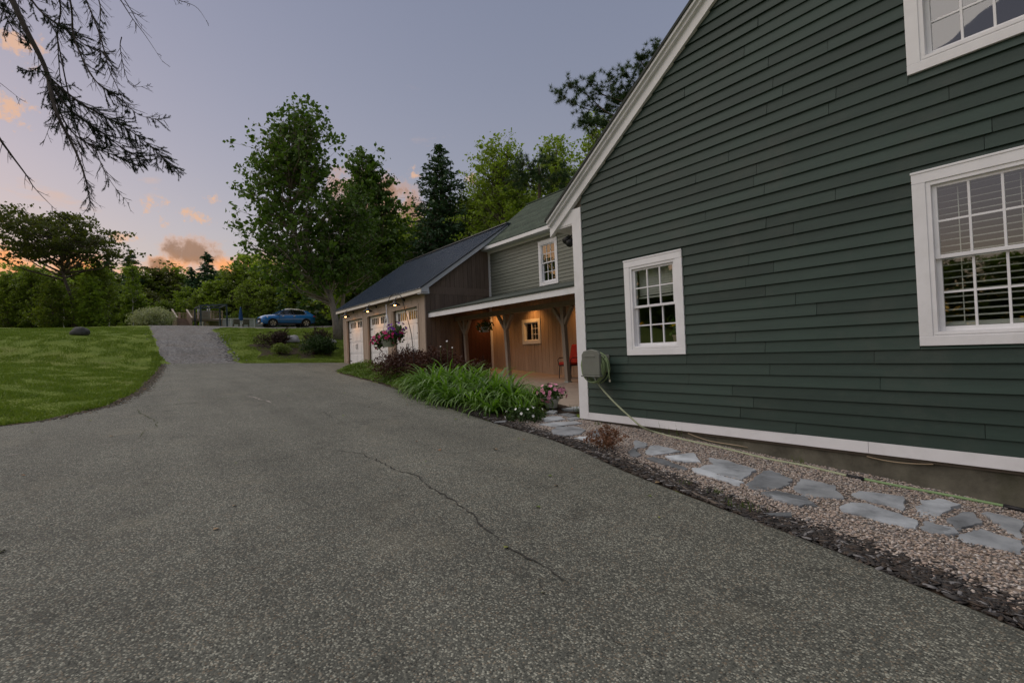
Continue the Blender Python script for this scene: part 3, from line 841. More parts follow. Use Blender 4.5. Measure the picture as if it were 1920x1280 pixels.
# ------------------------------------------------------------------ the dark green house
XW, YF, YN = 6.6, 6.79, -2.69
YR = (YF+YN)/2
SL = .707
def rz(y): return 4.108 + SL*(7.40-YR-abs(y-YR))          # top of the roof
house = thing('green_house', 'dark green clapboard house with white trim and steep gable beside the driveway', 'house', (XW, YR, .2))
WINS = [(4.49, 5.616, 1.395, 2.972), (.55, 1.675, 1.431, 3.24), (.55, 1.659, 4.285, 5.90)]
def inner(h, c=.105): return (h[0]+c, h[1]-c, h[2]+c*.8, h[3]-c)
mb = MB(); wall_holes(mb, XW+.004, XW+.12, YN+.01, YF-.01, .20, lambda y: rz(y)-.30, [inner(h) for h in WINS], (YR,))
mb.build('sheathing', ROOM, house)
mb = MB(); mb.box(XW+.12, 15.8, YF-.13, YF-.01, .2, rz(YF)-.3); mb.box(XW+.12, 15.8, YN+.01, YN+.13, .2, rz(YN)-.3)
mb.hexa([(15.7, YN, .2), (15.8, YN, .2), (15.8, YF, .2), (15.7, YF, .2)], [(15.7, YN, rz(YN)-.3), (15.8, YN, rz(YN)-.3), (15.8, YF, rz(YF)-.3), (15.7, YF, rz(YF)-.3)])
mb.build('side_wall', SIDING2, house)
mb = MB(); mb.box(XW+.13, 15.6, YN+.15, YF-.15, .45, .50); mb.box(XW+.13, 15.6, YN+.15, YF-.15, 3.55, 3.80); mb.box(10.2, 10.3, YN+.15, YF-.15, .5, 3.5); mb.box(10.2, 10.3, YN+.15, YF-.15, 3.8, 5.6)
mb.box(XW+.13, 10.2, 3.2, 3.3, .5, 3.5)
mb.build('interior_wall', ROOM, house)
# foundation, skirt, corner board
mb = MB().box(XW+.03, XW+.25, YN+.03, YF-.03, -.6, .235); mb.build('foundation', CONC, house)
for a, b in ((YN, 2.19), (2.193, YF-.001)): MB().box(XW-.030, XW+.03, a, b, .235, .367).build('skirt_board', WHITE, house, bevel=.004)
MB().box(XW-.034, XW+.02, 6.585, YF+.03, .2355, rz(6.8)-.38).build('corner_board', WHITE, house, bevel=.004)
MB().box(XW+.02, XW+.22, YF, YF+.028, .2355, rz(YF)-.36).build('corner_board', WHITE, house, bevel=.004)
def yhi(z): return min(6.583, YR + (7.40-YR) - (z+.36-4.108)/SL)
def ylo(z): return 2*YR - yhi(z)
clap_rows(house, XW, .369, .147, rz(YR)-.40, ylo, yhi, WINS, SIDING, seed=4)
window(house, XW, *WINS[0], blind=(2.36, 2.80, 1.25, .040), label='small six-over-six window with blind half down and a potted plant')
window(house, XW, *WINS[1], blind=(1.66, 3.05, .32, .066), label='large six-over-six window with white slatted blind')
window(house, XW, *WINS[2], label='upper gable window cut by the top of the picture')
# rake: fascia board, crown strip, soffit; the roof above
def rake(sign, name='rake_board'):
    def P(y): return YR + sign*(y-YR)
    for (x0, x1, d0, d1, mm) in ((XW-.075, XW+.01, .36, .17, WHITE), (XW-.125, XW-.02, .17, .105, WHITE), (XW-.165, XW-.02, .105, .055, WHITE)):
        ye = 7.40; mb = MB()
        q = [(P(ye), rz(ye)-d0), (P(ye), rz(ye)-d1), (YR, rz(YR)-d1), (YR, rz(YR)-d0)]
        mb.prism(q, 'x', x0, x1); mb.build(name, mm, house)
for s in (1, -1):
    rake(s)
    P = lambda y: YR + s*(y-YR)
    mb = MB(); mb.prism([(P(7.43), rz(7.43)-.052), (P(7.43), rz(7.43)), (YR, rz(YR)), (YR, rz(YR)-.052)], 'x', XW-.185, 16.0); mb.build('roof', paint('dark_roof_shingles', (.05, .055, .05), .9, .25, 30, bump=.5), house)
# boxed eave towards the wing: fascia, soffit and the small white return under the rake
mb = MB().box(XW-.02, 15.9, 7.36, 7.40, rz(7.4)-.24, rz(7.4)-.056); mb.build('eave_fascia', WHITE, house)
mb = MB().box(XW-.02, 15.9, YF+.028, 7.36, rz(7.4)-.24, rz(7.4)-.215); mb.build('soffit', WHITE, house)
mb = MB().prism([(YF+.028, rz(7.4)-.214), (7.36, rz(7.4)-.214), (YF+.028, rz(YF+.03)-.36)], 'x', XW-.03, XW+.0); mb.build('eave_return', WHITE, house)

# plant on the sill inside the small window
sill = thing('potted_plant', 'small leafy plant in a clay pot inside the small window', 'plant', (XW+.30, 4.86, 1.56))
MB().lathe([(.0, 0), (.05, 0), (.07, .12), (.075, .12), (.075, .14), (.0, .13)], (XW+.30, 4.86, 1.56), 14).build('pot', paint('clay_pot', (.50, .36, .27), .8), sill, smooth=True)
mb = MB()
for k in range(5):
    a = k*1.3; mb.tube([(XW+.30, 4.86, 1.68), (XW+.30+.05*math.cos(a), 4.86+.07*math.sin(a), 1.80), (XW+.30+.09*math.cos(a), 4.86+.15*math.sin(a), 1.90+.02*k)], [.006, .005, .003], 5)
mb.build('stem', paint('green_stem', (.10, .16, .05)), sill)
C = np.array([XW+.30, 4.86, 1.90])+np.random.default_rng(1).normal(0, 1, (60, 3))*np.array([.07, .10, .08])
quads('foliage', leaves(C, .07, np.random.default_rng(2)), leafmat('house_plant_leaf', (.05, .13, .02), (.12, .24, .04)), sill)
# shelf it stands on
MB().box(XW+.13, XW+.45, 4.60, 5.50, 1.50, 1.56).build('window_shelf', WHITE, house)

# ------------------------------------------------------------------ the connecting wing with its porch
XM, WYE = 11.75, 17.36
wing = thing('connecting_wing', 'grey green two-storey wing with shingle roof and open porch between house and garage', 'house', (XM, 12, .6))
WW = (12.96, 13.98, 3.845, 5.457); PW = (14.04, 15.12, 1.775, 2.70)
mb = MB(); wall_holes(mb, XM+.01, XM+.12, YF, WYE, .4, lambda y: 5.75, [inner(WW), inner(PW, .09)]); mb.build('sheathing', ROOM, wing)
mb = MB(); mb.box(XM+.12, 16.8, WYE-.12, WYE, .4, 5.7)
mb.prism([(XM, 5.7), (16.83, 5.7), (14.29, 7.83)], 'y', WYE-.12, WYE); mb.build('end_wall', SIDING2, wing)
MB().box(13.5, 13.6, YF+.1, WYE-.15, .6, 5.6).build('interior_wall', ROOM, wing)
MB().box(XM+.13, 13.5, YF+.1, WYE-.15, 3.25, 3.45).build('interior_floor', ROOM, wing)
clap_rows(wing, XM, 3.62, .128, 5.60, lambda z: 6.85, lambda z: 17.133, [WW], SIDING2, seed=9, thick=.026, span=4.5)
MB().box(XM-.035, XM+.02, 17.135, 17.265, 3.60, 5.60).build('corner_board', WHITE, wing, bevel=.004)
MB().box(XM-.034, XM+.02, YF+.05, WYE+.02, 5.60, 5.70).build('frieze_board', WHITE, wing, bevel=.004)
window(wing, XM, *WW, casing=.10, label='tall six-over-six window in the upper wall of the wing')
# sliding porch window
pw = MB(); y0, y1, z0, z1 = PW
ring(pw, XM-.045, XM+.03, y0, y1, z0, z1, .125)
pw = pw.build('window', paint('cream_trim_paint', (.80, .79, .76), .55, .06), wing, bevel=.004); pw['label'] = 'small square sliding window with cream frame in the porch wall'
for k, (a, b, xo) in enumerate(((y0+.125, (y0+y1)/2+.02, .03), ((y0+y1)/2-.02, y1-.125, .06))):
    mb = MB(); ring(mb, XM+xo-.03, XM+xo, a, b, z0+.125, z1-.125, .035); mb.build('sash', WHITE, pw)
    MB().poly([(XM+xo-.015, a+.03, z1-.15), (XM+xo-.015, b-.03, z1-.15), (XM+xo-.015, b-.03, z0+.15), (XM+xo-.015, a+.03, z0+.15)]).build('pane', GLASS, pw, recalc=False)
    if k == 0:
        m_ = (a+b)/2; MB().box(XM+xo-.024, XM+xo-.006, m_-.009, m_+.009, z0+.15, z1-.15).build('muntin', WHITE, pw)
        for t in (1/3, 2/3):
            zq = z0+.15+(z1-z0-.3)*t; MB().box(XM+xo-.022, XM+xo-.008, a+.03, b-.03, zq-.009, zq+.009).build('muntin', WHITE, pw)
# roof of the wing in shingle courses
sx, sz_, ex, ez = 11.40, 5.86, 14.29, 8.16
ws = (ez-sz_)/(ex-sx); NC = 27
d = Vector((ex-sx, 0, ez-sz_)); Ls = d.length; d.normalize(); nrm = Vector((-d.z, 0, d.x))
MB().prism([(sx, sz_-.04), (ex, ez-.04), (2*ex-sx, sz_-.04), (2*ex-sx, sz_-.12), (ex, ez-.12), (sx, sz_-.12)], 'y', YF-.2, 17.62).build('roof_deck', WHITE, wing)
for k in range(NC):
    a, b = Ls*k/NC-.01, min(Ls*(k+1)/NC+.05, Ls)
    p, q = Vector((sx, 0, sz_))+d*a, Vector((sx, 0, sz_))+d*b
    r0, r1 = p+nrm*.022, q+nrm*.004
    mb = MB().hexa([(p.x, YF-.2, p.z-.03), (r0.x, YF-.2, r0.z), (r0.x, 17.64, r0.z), (p.x, 17.64, p.z-.03)], [(q.x, YF-.2, q.z-.03), (r1.x, YF-.2, r1.z), (r1.x, 17.64, r1.z), (q.x, 17.64, q.z-.03)])
    mb.build('shingle_course', SHINGLE, wing)
MB().prism([(ex, ez-.05), (ex, ez+.0), (2*ex-sx, sz_), (2*ex-sx, sz_-.05)], 'y', YF-.2, 17.62).build('rear_roof', SHINGLE, wing)
MB().bar((ex, YF, ez+.01), (ex, 17.66, ez+.01), .16, .04).build('ridge_cap', SHINGLE, wing)
MB().box(11.38, 11.42, YF+.3, 17.62, 5.705, 5.835).build('eave_fascia', WHITE, wing, bevel=.004)
MB().box(11.42, XM, YF+.3, 17.62, 5.70, 5.72).build('soffit', WHITE, wing)
# porch: sloping floor, tan plank wall, posts with braces, fascia, low roof
fl = MB(); n = 24
ysf = np.linspace(7.75, 17.2, n+1)
for a, b in zip(ysf, ysf[1:]):
    za, zb = float(floor_z(a)), float(floor_z(b)); x0a = 6.95+.35*smooth((a-8)/2.); x0b = 6.95+.35*smooth((b-8)/2.)
    x0a, x0b = [float(np.interp(v, [7.7, 9, 10.5, 17.3], [6.95, 7.2, 8.3, 8.9])) for v in (a, b)]
    fl.hexa([(x0a, a, za-.25), (XM, a, za-.25), (XM, b, zb-.25), (x0b, b, zb-.25)], [(x0a, a, za), (XM, a, za), (XM, b, zb), (x0b, b, zb)])
tag(fl.build('porch_floor', FLOORM), kind='structure')
planks_x(wing, XM, .022, YF+.05, 17.135, lambda y: float(floor_z(y))-.02, 3.45, .205, TAN, [(PW[0], PW[1], PW[2], PW[3])], 5)
MB().box(XM-.06, XM+.01, 17.14, 17.265, .8, 3.5).build('corner_board', WHITE, wing)
MB().box(8.87, 8.91, YF+.02, 13.5, 2.945, 3.125).build('porch_fascia', WHITE, wing, bevel=.004)
MB().box(8.87, 8.91, 13.503, 17.42, 2.94, 3.12).build('porch_fascia', WHITE, wing, bevel=.004)
MB().prism([(8.84, 3.125), (XM, 3.785), (XM, 3.83), (8.84, 3.165)], 'y', YF+.02, 17.29).build('porch_roof', PORCHSH, wing)
MB().prism([(8.92, 2.96), (XM, 3.44), (XM, 3.47), (8.92, 2.99)], 'y', YF+.02, 17.29).build('porch_ceiling', POSTM, wing)
MB().box(10.02, 10.18, YF+.03, 17.28, 2.80, 2.96).build('porch_beam', POSTM, wing, bevel=.006)
for yb in (10.92, 13.85, 16.55):
    zb = float(floor_z(yb)); lean = .05
    mb = MB().bar((10.10, yb, zb-.02), (10.10, yb+lean*2.2, 2.80), .13, .13, (1, 0, 0)); post = mb.build('porch_post', POSTM, wing, bevel=.006)
    for s in (-1, 1):
        MB().bar((10.10, yb+lean*1.7+s*.03, 2.27), (10.10, yb+lean*2.2+s*.42, 2.79), .09, .11, (1, 0, 0)).build('brace', POSTM, post, bevel=.005)
    MB().box(10.02, 10.18, yb-.08, yb+.08, zb-.02, zb+.03).build('post_base', paint('galvanised_base', (.35, .40, .38), .5, metal=.4), post)

# lit downlights in the porch ceiling
WARM = emitmat('warm_lamp_glow', (1., .50, .16), 14.)
def downlight(y, lab, watt):
    z = 2.96+(11.30-8.92)*.1695
    t = thing('porch_downlight', lab, 'lamp', (11.30, y, z))
    MB().lathe([(.075, -.03), (.085, -.03), (.085, .04), (.0, .04)], (11.30, y, z-.01), 14).build('lamp_housing', DARK, t, smooth=True)
    MB().lathe([(.0, 0), (.07, 0), (.07, .004), (0, .004)], (11.30, y, z-.028), 14).build('lens', WARM, t)
    l = bpy.data.lights.new('porch_glow', 'SPOT'); l.energy = watt; l.color = (1., .46, .14); l.spot_size = R(125); l.spot_blend = .9; l.shadow_soft_size = .06
    o = bpy.data.objects.new('porch_glow', l); COL.objects.link(o); o.parent = t; o.location = (0, 0, -.05); o.rotation_euler = (0, R(-6), 0)
downlight(16.75, 'lit ceiling lamp over the far end of the porch wall by the white corner board', 55)
downlight(14.35, 'lit ceiling lamp right above the square porch window', 48)
downlight(11.75, 'lit ceiling lamp over the red porch chair', 48)

# ------------------------------------------------------------------ the garage
XG, GA, GB = 8.75, 17.30, 26.85
GRX, GRZ = 12.60, 6.93
gs = (GRZ-4.05)/(GRX-8.43)
def gr(x): return GRZ-gs*abs(x-GRX)
GXB = 2*GRX-XG
garage = thing('garage', 'brown board garage with dark metal roof and three white doors', 'garage', (XG, 22, 1.2))
DO = [(23.99, 26.36), (20.94, 23.33), (17.94, 20.32)]
DZ0, DZ1 = [1.26, 1.06, .88], 3.43
DZ0 = [float(gz(8.8, (a+b)/2))-.02 for a, b in DO]
holes = [(a-.02, b+.02, -.5, DZ1+.0) for a, b in DO]
mb = MB(); wall_holes(mb, XG+.01, XG+.14, GA+.01, GB-.01, .3, lambda y: 4.16, holes); mb.build('sheathing', ROOM, garage)
mb = MB(); mb.box(XG+.14, GXB, GB-.13, GB-.01, .8, 4.15); mb.box(XG+.14, GXB, GA+.01, GA+.13, .5, 4.15); mb.box(GXB-.1, GXB, GA+.13, GB-.13, .5, 4.15)
for ya, yb in ((GA+.01, GA+.12), (GB-.12, GB-.01)): mb.prism([(XG, 4.12), (GXB, 4.12), (GRX, gr(GRX)-.20)], 'y', ya, yb)
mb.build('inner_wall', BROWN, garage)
planks_x(garage, XG, .02, GA+.10, GB-.10, 1.0, 4.10, .205, paint('garage_front_tan_stain', (.40, .315, .25), .7, .14, 5, (3, 3, .35), .35, 30, objvar=.10), [(a-.10, b+.10, -1, DZ1+.10) for a, b in DO], 6)
GT = paint('garage_front_tan_stain', (.40, .315, .25))  # tan stain of the garage front, paler than the side boards
for ya, yb in ((GA-.03, GA+.10), (GB-.10, GB+.03)): MB().box(XG-.034, XG+.02, ya, yb, .6, 4.10).build('corner_board', GT, garage, bevel=.004)
for i, (a, b) in enumerate(DO):
    for (p, q) in ((a-.10, a), (b, b+.10)): MB().box(XG-.028, XG+.06, p, q, DZ0[i]-.2, DZ1+.10).build('door_casing', GT, garage, bevel=.004)
    MB().box(XG-.0285, XG+.06, a, b, DZ1, DZ1+.10).build('door_casing', GT, garage, bevel=.004)
# side wall: lower planks, band, gable planks
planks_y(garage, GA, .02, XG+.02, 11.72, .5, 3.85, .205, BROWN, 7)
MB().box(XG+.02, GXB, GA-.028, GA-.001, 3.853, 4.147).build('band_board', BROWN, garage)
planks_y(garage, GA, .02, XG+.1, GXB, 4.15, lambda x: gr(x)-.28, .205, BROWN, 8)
# dark red barn door under the porch roof
bd = MB().box(10.35, 11.68, GA-.07, GA-.03, .86, 2.86).build('barn_door', paint('dark_red_door_stain', (.060, .022, .016), .7, .2, 5, (3, 3, .4), .3), garage)
for k in range(7): MB().box(10.36+k*.187, 10.36+k*.187+.180, GA-.085, GA-.071, .88, 2.84).build('door_board', MATS['dark_red_door_stain'], bd)
MB().box(10.3, 11.7, GA-.10, GA-.075, 2.90, 2.95).build('door_track', DARK, bd)
# metal roof with ribs
for s in (-1, 1):
    P = lambda x: GRX+s*(GRX-x)*(1) if s == 1 else x
    mb = MB().prism([(P(8.40), gr(8.40)-.04), (P(8.40), gr(8.40)), (GRX, GRZ), (GRX, GRZ-.04)], 'y', 16.92, 27.12); mb.build('roof_panel', METALROOF, garage)
rib = MB().bar((8.40, 0, gr(8.40)+.008), (GRX, 0, GRZ+.008), .040, .050); rm = rib.mesh('roof_rib', (XG, 0, 1.2)); rm.materials.append(METALROOF)
y = 16.95
while y < 27.12:
    o = bpy.data.objects.new('roof_rib', rm); COL.objects.link(o); o.parent = garage; o.location = (0, y-22, 0); y += .2535
MB().bar((GRX, 16.9, GRZ+.02), (GRX, 27.14, GRZ+.02), .24, .03).build('ridge_cap', METALROOF, garage)
MB().box(8.42, 8.45, 16.93, 27.10, gr(8.43)-.19, gr(8.43)-.045).build('eave_fascia', paint('cream_fascia', (.70, .66, .60), .55, .06), garage, bevel=.004)
MB().box(8.45, XG-.035, 16.95, 27.08, gr(8.43)-.19, gr(8.43)-.17).build('soffit', BROWN, garage)
for ya, yb in ((16.96, 17.0), (27.06, 27.10)):
    MB().prism([(8.43, gr(8.43)-.22), (8.43, gr(8.43)-.05), (GRX, GRZ-.05), (GRX, GRZ-.22)], 'y', ya, yb).build('rake_board', paint('grey_white_rake', (.62, .64, .66), .5, .05), garage)
    MB().prism([(8.43, gr(8.43)-.001), (8.43, gr(8.43)+.02), (GRX, GRZ+.02), (GRX, GRZ-.001)], 'y', ya-.07, ya+.05).build('rake_flashing', DARK, garage)
MB().prism([(8.43, gr(8.43)-.23), (8.75, gr(8.75)-.05), (8.79, gr(8.43)-.23)], 'y', 16.955, 17.28).build('eave_box', MATS['grey_white_rake'], garage)
# sectional doors
DOORW = paint('garage_door_white', (.82, .82, .83), .5, .05, 3, bump=.05)
AMB = glassmat('door_lite_glass', (.85, .8, .7), 1.7)
DIM = paint('garage_inside', (.22, .15, .09), .9)
MB().box(XG+.7, XG+.75, GA+.3, GB-.3, .8, 3.8).build('inner_wall', DIM, garage)
for i, (a, b) in enumerate(DO):
    z0, z1 = DZ0[i], DZ1; xd = XG+.12; H = (z1-z0)/4
    lites = []
    for g in range(2):
        c = a+(b-a)*(.27+.46*g); lites.append((c-.42, c+.42))
    door = MB().box(xd+.034, xd+.036, a+.02, b-.02, z0+.01, z0+.02).build('garage_door', DOORW, garage); door['label'] = ('far left garage door', 'middle garage door behind the flower basket', 'right garage door nearest the porch')[i]
    for k in range(3):
        mb = MB().box(xd, xd+.04, a, b, z0+H*k+.004, z0+H*(k+1)-.004)
        for c in range(4):
            p, q = a+(b-a)*c/4+.06, a+(b-a)*(c+1)/4-.06; mb.box(xd-.012, xd-.0005, p, q, z0+H*k+.07, z0+H*(k+1)-.07)
        mb.build('door_section', DOORW, door, bevel=.004)
    mb = MB(); zl, zh = z1-H+.17, z1-.12
    wall_holes(mb, xd, xd+.04, a, b, z1-H+.004, lambda y: z1-.001, [(l[0], l[1], zl, zh) for l in lites]); mb.build('door_section', DOORW, door, bevel=.003)
    for l in lites:
        for c in range(4):
            p, q = l[0]+.21*c, l[0]+.21*(c+1)
            MB().poly([(xd+.022, p, zh), (xd+.022, q, zh), (xd+.022, q, zl), (xd+.022, p, zl)]).build('pane', AMB, door, recalc=False)
            if c: MB().box(xd+.006, xd+.034, p-.02, p+.02, zl, zh).build('muntin', DOORW, door)
    for zz_ in (z0+.22, z0+H*2.15+.12, z0+H*3-.02):
        for (p, q) in ((a+.03, a+.33), (b-.33, b-.03)):
            MB().box(xd-.018, xd-.0125, p, q, zz_-.018, zz_+.018).build('strap_hinge', DARK, door)
    for s in (-1, 1): MB().tube([(xd-.013, (a+b)/2+s*.09, z0+.82), (xd-.05, (a+b)/2+s*.09, z0+.86), (xd-.05, (a+b)/2+s*.09, z0+1.04), (xd-.013, (a+b)/2+s*.09, z0+1.08)], .012, 6).build('pull_handle', DARK, door)

# gooseneck lamps over the doors, lit
def gooseneck(y, lab):
    z = 3.80; x0 = XG-.022
    t = thing('wall_lamp', lab, 'lamp', (x0, y, z), 'gooseneck lamps over the garage doors')
    MB().lathe([(.0, -.03), (.055, -.03), (.055, 0)], (x0, y, z), 14, 'x').build('wall_plate', DARK, t, smooth=True)
    MB().tube([(x0-.02, y, z), (x0-.12, y, z+.09), (x0-.26, y, z+.12), (x0-.38, y, z+.06), (x0-.42, y, z-.02)], .012, 7).build('arm', DARK, t, smooth=True)
    c = (x0-.42, y, z)
    MB().lathe([(.0, -.02), (.045, -.02), (.055, -.09), (.09, -.12), (.22, -.20), (.225, -.235), (.21, -.225), (.08, -.125), (.0, -.115)], c, 20).build('lamp_shade', DARK, t, smooth=True)
    MB().lathe([(.0, -.13), (.04, -.14), (.06, -.19), (.04, -.235), (.0, -.25)], c, 12).build('bulb', emitmat('bulb_glow', (1., .45, .12), 18.), t, smooth=True)
    l = bpy.data.lights.new('lamp_glow', 'SPOT'); l.energy = 16; l.color = (1., .42, .10); l.spot_size = R(150); l.spot_blend = .8; l.shadow_soft_size = .04
    o = bpy.data.objects.new('lamp_glow', l); COL.objects.link(o); o.parent = t; o.location = (-.42, 0, -.27); o.rotation_euler = (0, 0, 0)
gooseneck(25.18, 'black gooseneck lamp lit over the far left garage door')
gooseneck(22.12, 'black gooseneck lamp lit over the middle garage door')
gooseneck(19.08, 'black gooseneck lamp lit over the garage door nearest the porch')

# ------------------------------------------------------------------ hose reel, hoses, floodlight
REELM = paint('grey_green_plastic', (.17, .18, .155), .5, .06, bump=.05)
HOSEM = paint('green_rubber_hose', (.20, .27, .13), .5, .12, 8, bump=.1)
HOSED = paint('faded_green_hose', (.33, .36, .23), .6, .12, 8, bump=.1)
reel = thing('hose_reel', 'grey plastic hose reel hung at the corner of the green house', 'hose reel', (XW, 6.15, 1.2))
yc = 6.15
out = [(yc+.22, 1.07), (yc-.19, 1.07), (yc-.20, 1.43), (yc-.15, 1.49), (yc+.015, 1.52), (yc+.18, 1.49), (yc+.23, 1.43)]
MB().prism(out, 'x', XW-.36, XW-.30).build('cover', REELM, reel, bevel=.012)
MB().prism([(yc+.17, 1.40), (yc+.10, 1.43), (yc-.03, 1.43), (yc-.10, 1.40), (yc-.09, 1.385), (yc+.16, 1.385)], 'x', XW-.368, XW-.358).build('cover_ridge', REELM, reel, bevel=.004)
MB().box(XW-.38, XW-.29, yc-.21, yc+.24, 1.045, 1.07).build('tray', REELM, reel, bevel=.005)
for s in (-.07, .14): MB().box(XW-.35, XW-.31, yc+s-.012, yc+s+.012, .985, 1.055).build('tray_leg', REELM, reel)
MB().box(XW-.30, XW-.03, yc-.09, yc+.15, 1.12, 1.38).build('drum', REELM, reel, bevel=.01)
MB().box(XW-.034, XW-.0345+.02, yc-.12, yc+.18, 1.10, 1.42).build('wall_bracket', REELM, reel)
rs = random.Random(3)
for k in range(9):
    rr_ = .235+rs.uniform(-.012, .030); xo = XW-.31+k*.022; cy, cz = yc+.035+rs.uniform(-.02, .02)+.004*k, 1.21+rs.uniform(-.02, .02)
    pts = [(xo+rs.uniform(-.008, .008), cy+rr_*1.02*math.cos(t), cz+rr_*(1.12 if math.sin(t) < 0 else .95)*math.sin(t)) for t in np.linspace(0, 2*math.pi, 26)]
    MB().tube(pts, .0125, 7, cap=False).build('hose_coil', HOSEM, reel, smooth=True)
pts = [(XW-.20, yc-.19, 1.36), (XW-.22, yc-.25, 1.28), (XW-.22, yc-.27, 1.12), (XW-.22, yc-.285, .99)]
MB().tube(pts, .0125, 7).build('hose_end', HOSEM, reel, smooth=True)
MB().tube([(XW-.22, yc-.285, .992), (XW-.22, yc-.29, .955)], .017, 8).build('hose_fitting', paint('brass_fitting', (.55, .52, .42), .4, metal=.6), reel)
def spline(P, n=8):
    P = [Vector(p) for p in P]; out = []
    for i in range(len(P)-1):
        a, b, c, d = P[max(i-1, 0)], P[i], P[i+1], P[min(i+2, len(P)-1)]
        for k in range(n):
            t = k/n; out.append(.5*((2*b)+(c-a)*t+(2*a-5*b+4*c-d)*t*t+(3*b-a-3*c+d)*t**3))
    return out+[P[-1]]
H1 = [(XW-.20, yc+.0, 1.0), onX(1123, 721, XW-.20), onX(1150, 752, XW-.24), onX(1181, 781, XW-.27), onX(1204, 800, XW-.28)]
H1 += [ground_pt(px, py, .016) for px, py in ((1232, 811), (1291, 826), (1361, 841), (1440, 860), (1510, 873), (1590, 892))]
MB().tube(spline(H1), .0145, 8).build('garden_hose', HOSED, None, smooth=True)
hose = bpy.data.objects['garden_hose']
tag(hose, 'faded green garden hose hanging from the reel and lying along the house', 'hose', 'garden hoses along the house')
P2 = [ground_pt(px, py, .018) for px, py in ((1616, 897), (1680, 910), (1760, 925), (1840, 940), (1886, 949))]
h2 = thing('garden_hose', 'bright green hose length with black couplings at the lower right', 'hose', tuple(P2[0]), 'garden hoses along the house')
MB().tube(spline(P2), .0155, 8).build('hose_length', paint('bright_green_hose', (.22, .33, .15), .5, .1, bump=.05), h2, smooth=True)
for a, b in (((1588, 891), (1620, 898)), ((1882, 948), (1935, 960))):
    MB().tube([ground_pt(*a, .02), ground_pt(*b, .02)], .021, 8).build('coupling', DARK, h2, smooth=True)
W1 = [onX(px, py, XW-.012) for px, py in ((1290, 812), (1330, 826), (1390, 836))]+[ground_pt(px, py, .012) for px, py in ((1420, 843), (1470, 848))]
tag(MB().tube(spline(W1), .006, 6).build('cable', paint('tan_cable', (.42, .33, .22), .6), None, smooth=True), 'thin tan cable sagging below the white skirt board near the hose', 'cable')
W2 = [onX(px, py, XW+.0) for px, py in ((1625, 855), (1660, 863), (1700, 868), (1750, 870))]
tag(MB().tube(spline(W2), .006, 6).build('cable', MATS['tan_cable'], None, smooth=True), 'thin tan cable against the concrete foundation at the right', 'cable')

fl = thing('floodlight', 'black twin floodlight under the eave at the house corner', 'lamp', (XW+.4, YF+.03, 3.95))
c = onX(1066, 447, XW+.12)
MB().box(XW+.08, XW+.16, YF+.026, YF+.06, c.z-.02, c.z+.08).build('wall_plate', DARK, fl)
MB().tube([(XW+.12, YF+.05, c.z+.03), (XW+.12, YF+.20, c.z+.04), (XW+.12, c.y, c.z)], .018, 6).build('arm', DARK, fl)
for dx, dy, dz in ((0, .02, .0), (-.03, -.10, -.08)):
    q = Vector((XW+.12+dx, c.y+dy, c.z+dz))
    MB().tube([q+Vector((.06, .02, .05)), q, q+Vector((-.07, -.01, -.06))], [.035, .055, .075], 12).build('lamp_head', DARK, fl, smooth=True)

# ------------------------------------------------------------------ porch chair and baskets
RED = paint('red_cushion', (.42, .035, .02), .8, .12, 8, bump=.2)
chair = thing('porch_chair', 'black metal porch chair with red cushions behind the porch post', 'chair', (11.0, 11.85, float(floor_z(11.85))))
fz = float(floor_z(11.85)); cx, cy = 11.05, 11.80
for sx_ in (-1, 1):
    for sy in (-1, 1):
        MB().tube([(cx+sx_*.26, cy+sy*.27, fz), (cx+sx_*.25, cy+sy*.27, fz+.22), (cx+sx_*.22, cy+sy*.26, fz+.44)], .014, 6).build('leg', DARK, chair)
for sy in (-1, 1):
    MB().tube([(cx-.25, cy+sy*.28, fz+.42), (cx-.27, cy+sy*.30, fz+.60), (cx-.20, cy+sy*.30, fz+.66), (cx+.2, cy+sy*.30, fz+.66), (cx+.27, cy+sy*.28, fz+.62)], .014, 6).build('armrest', DARK, chair)
MB().box(cx-.27, cx+.27, cy-.27, cy+.27, fz+.40, fz+.43).build('seat_frame', DARK, chair)
MB().box(cx-.28, cx+.25, cy-.26, cy+.26, fz+.43, fz+.53).build('seat_cushion', RED, chair, bevel=.03)
MB().hexa([(cx+.16, cy-.26, fz+.52), (cx+.26, cy-.26, fz+.52), (cx+.26, cy+.26, fz+.52), (cx+.16, cy+.26, fz+.52)], [(cx+.30, cy-.25, fz+1.08), (cx+.38, cy-.25, fz+1.08), (cx+.38, cy+.25, fz+1.08), (cx+.30, cy+.25, fz+1.08)]).build('back_cushion', RED, chair, bevel=.03)
for sy in (-.25, .25): MB().tube([(cx+.26, cy+sy, fz+.42), (cx+.42, cy+sy, fz+1.10)], .014, 6).build('back_frame', DARK, chair)

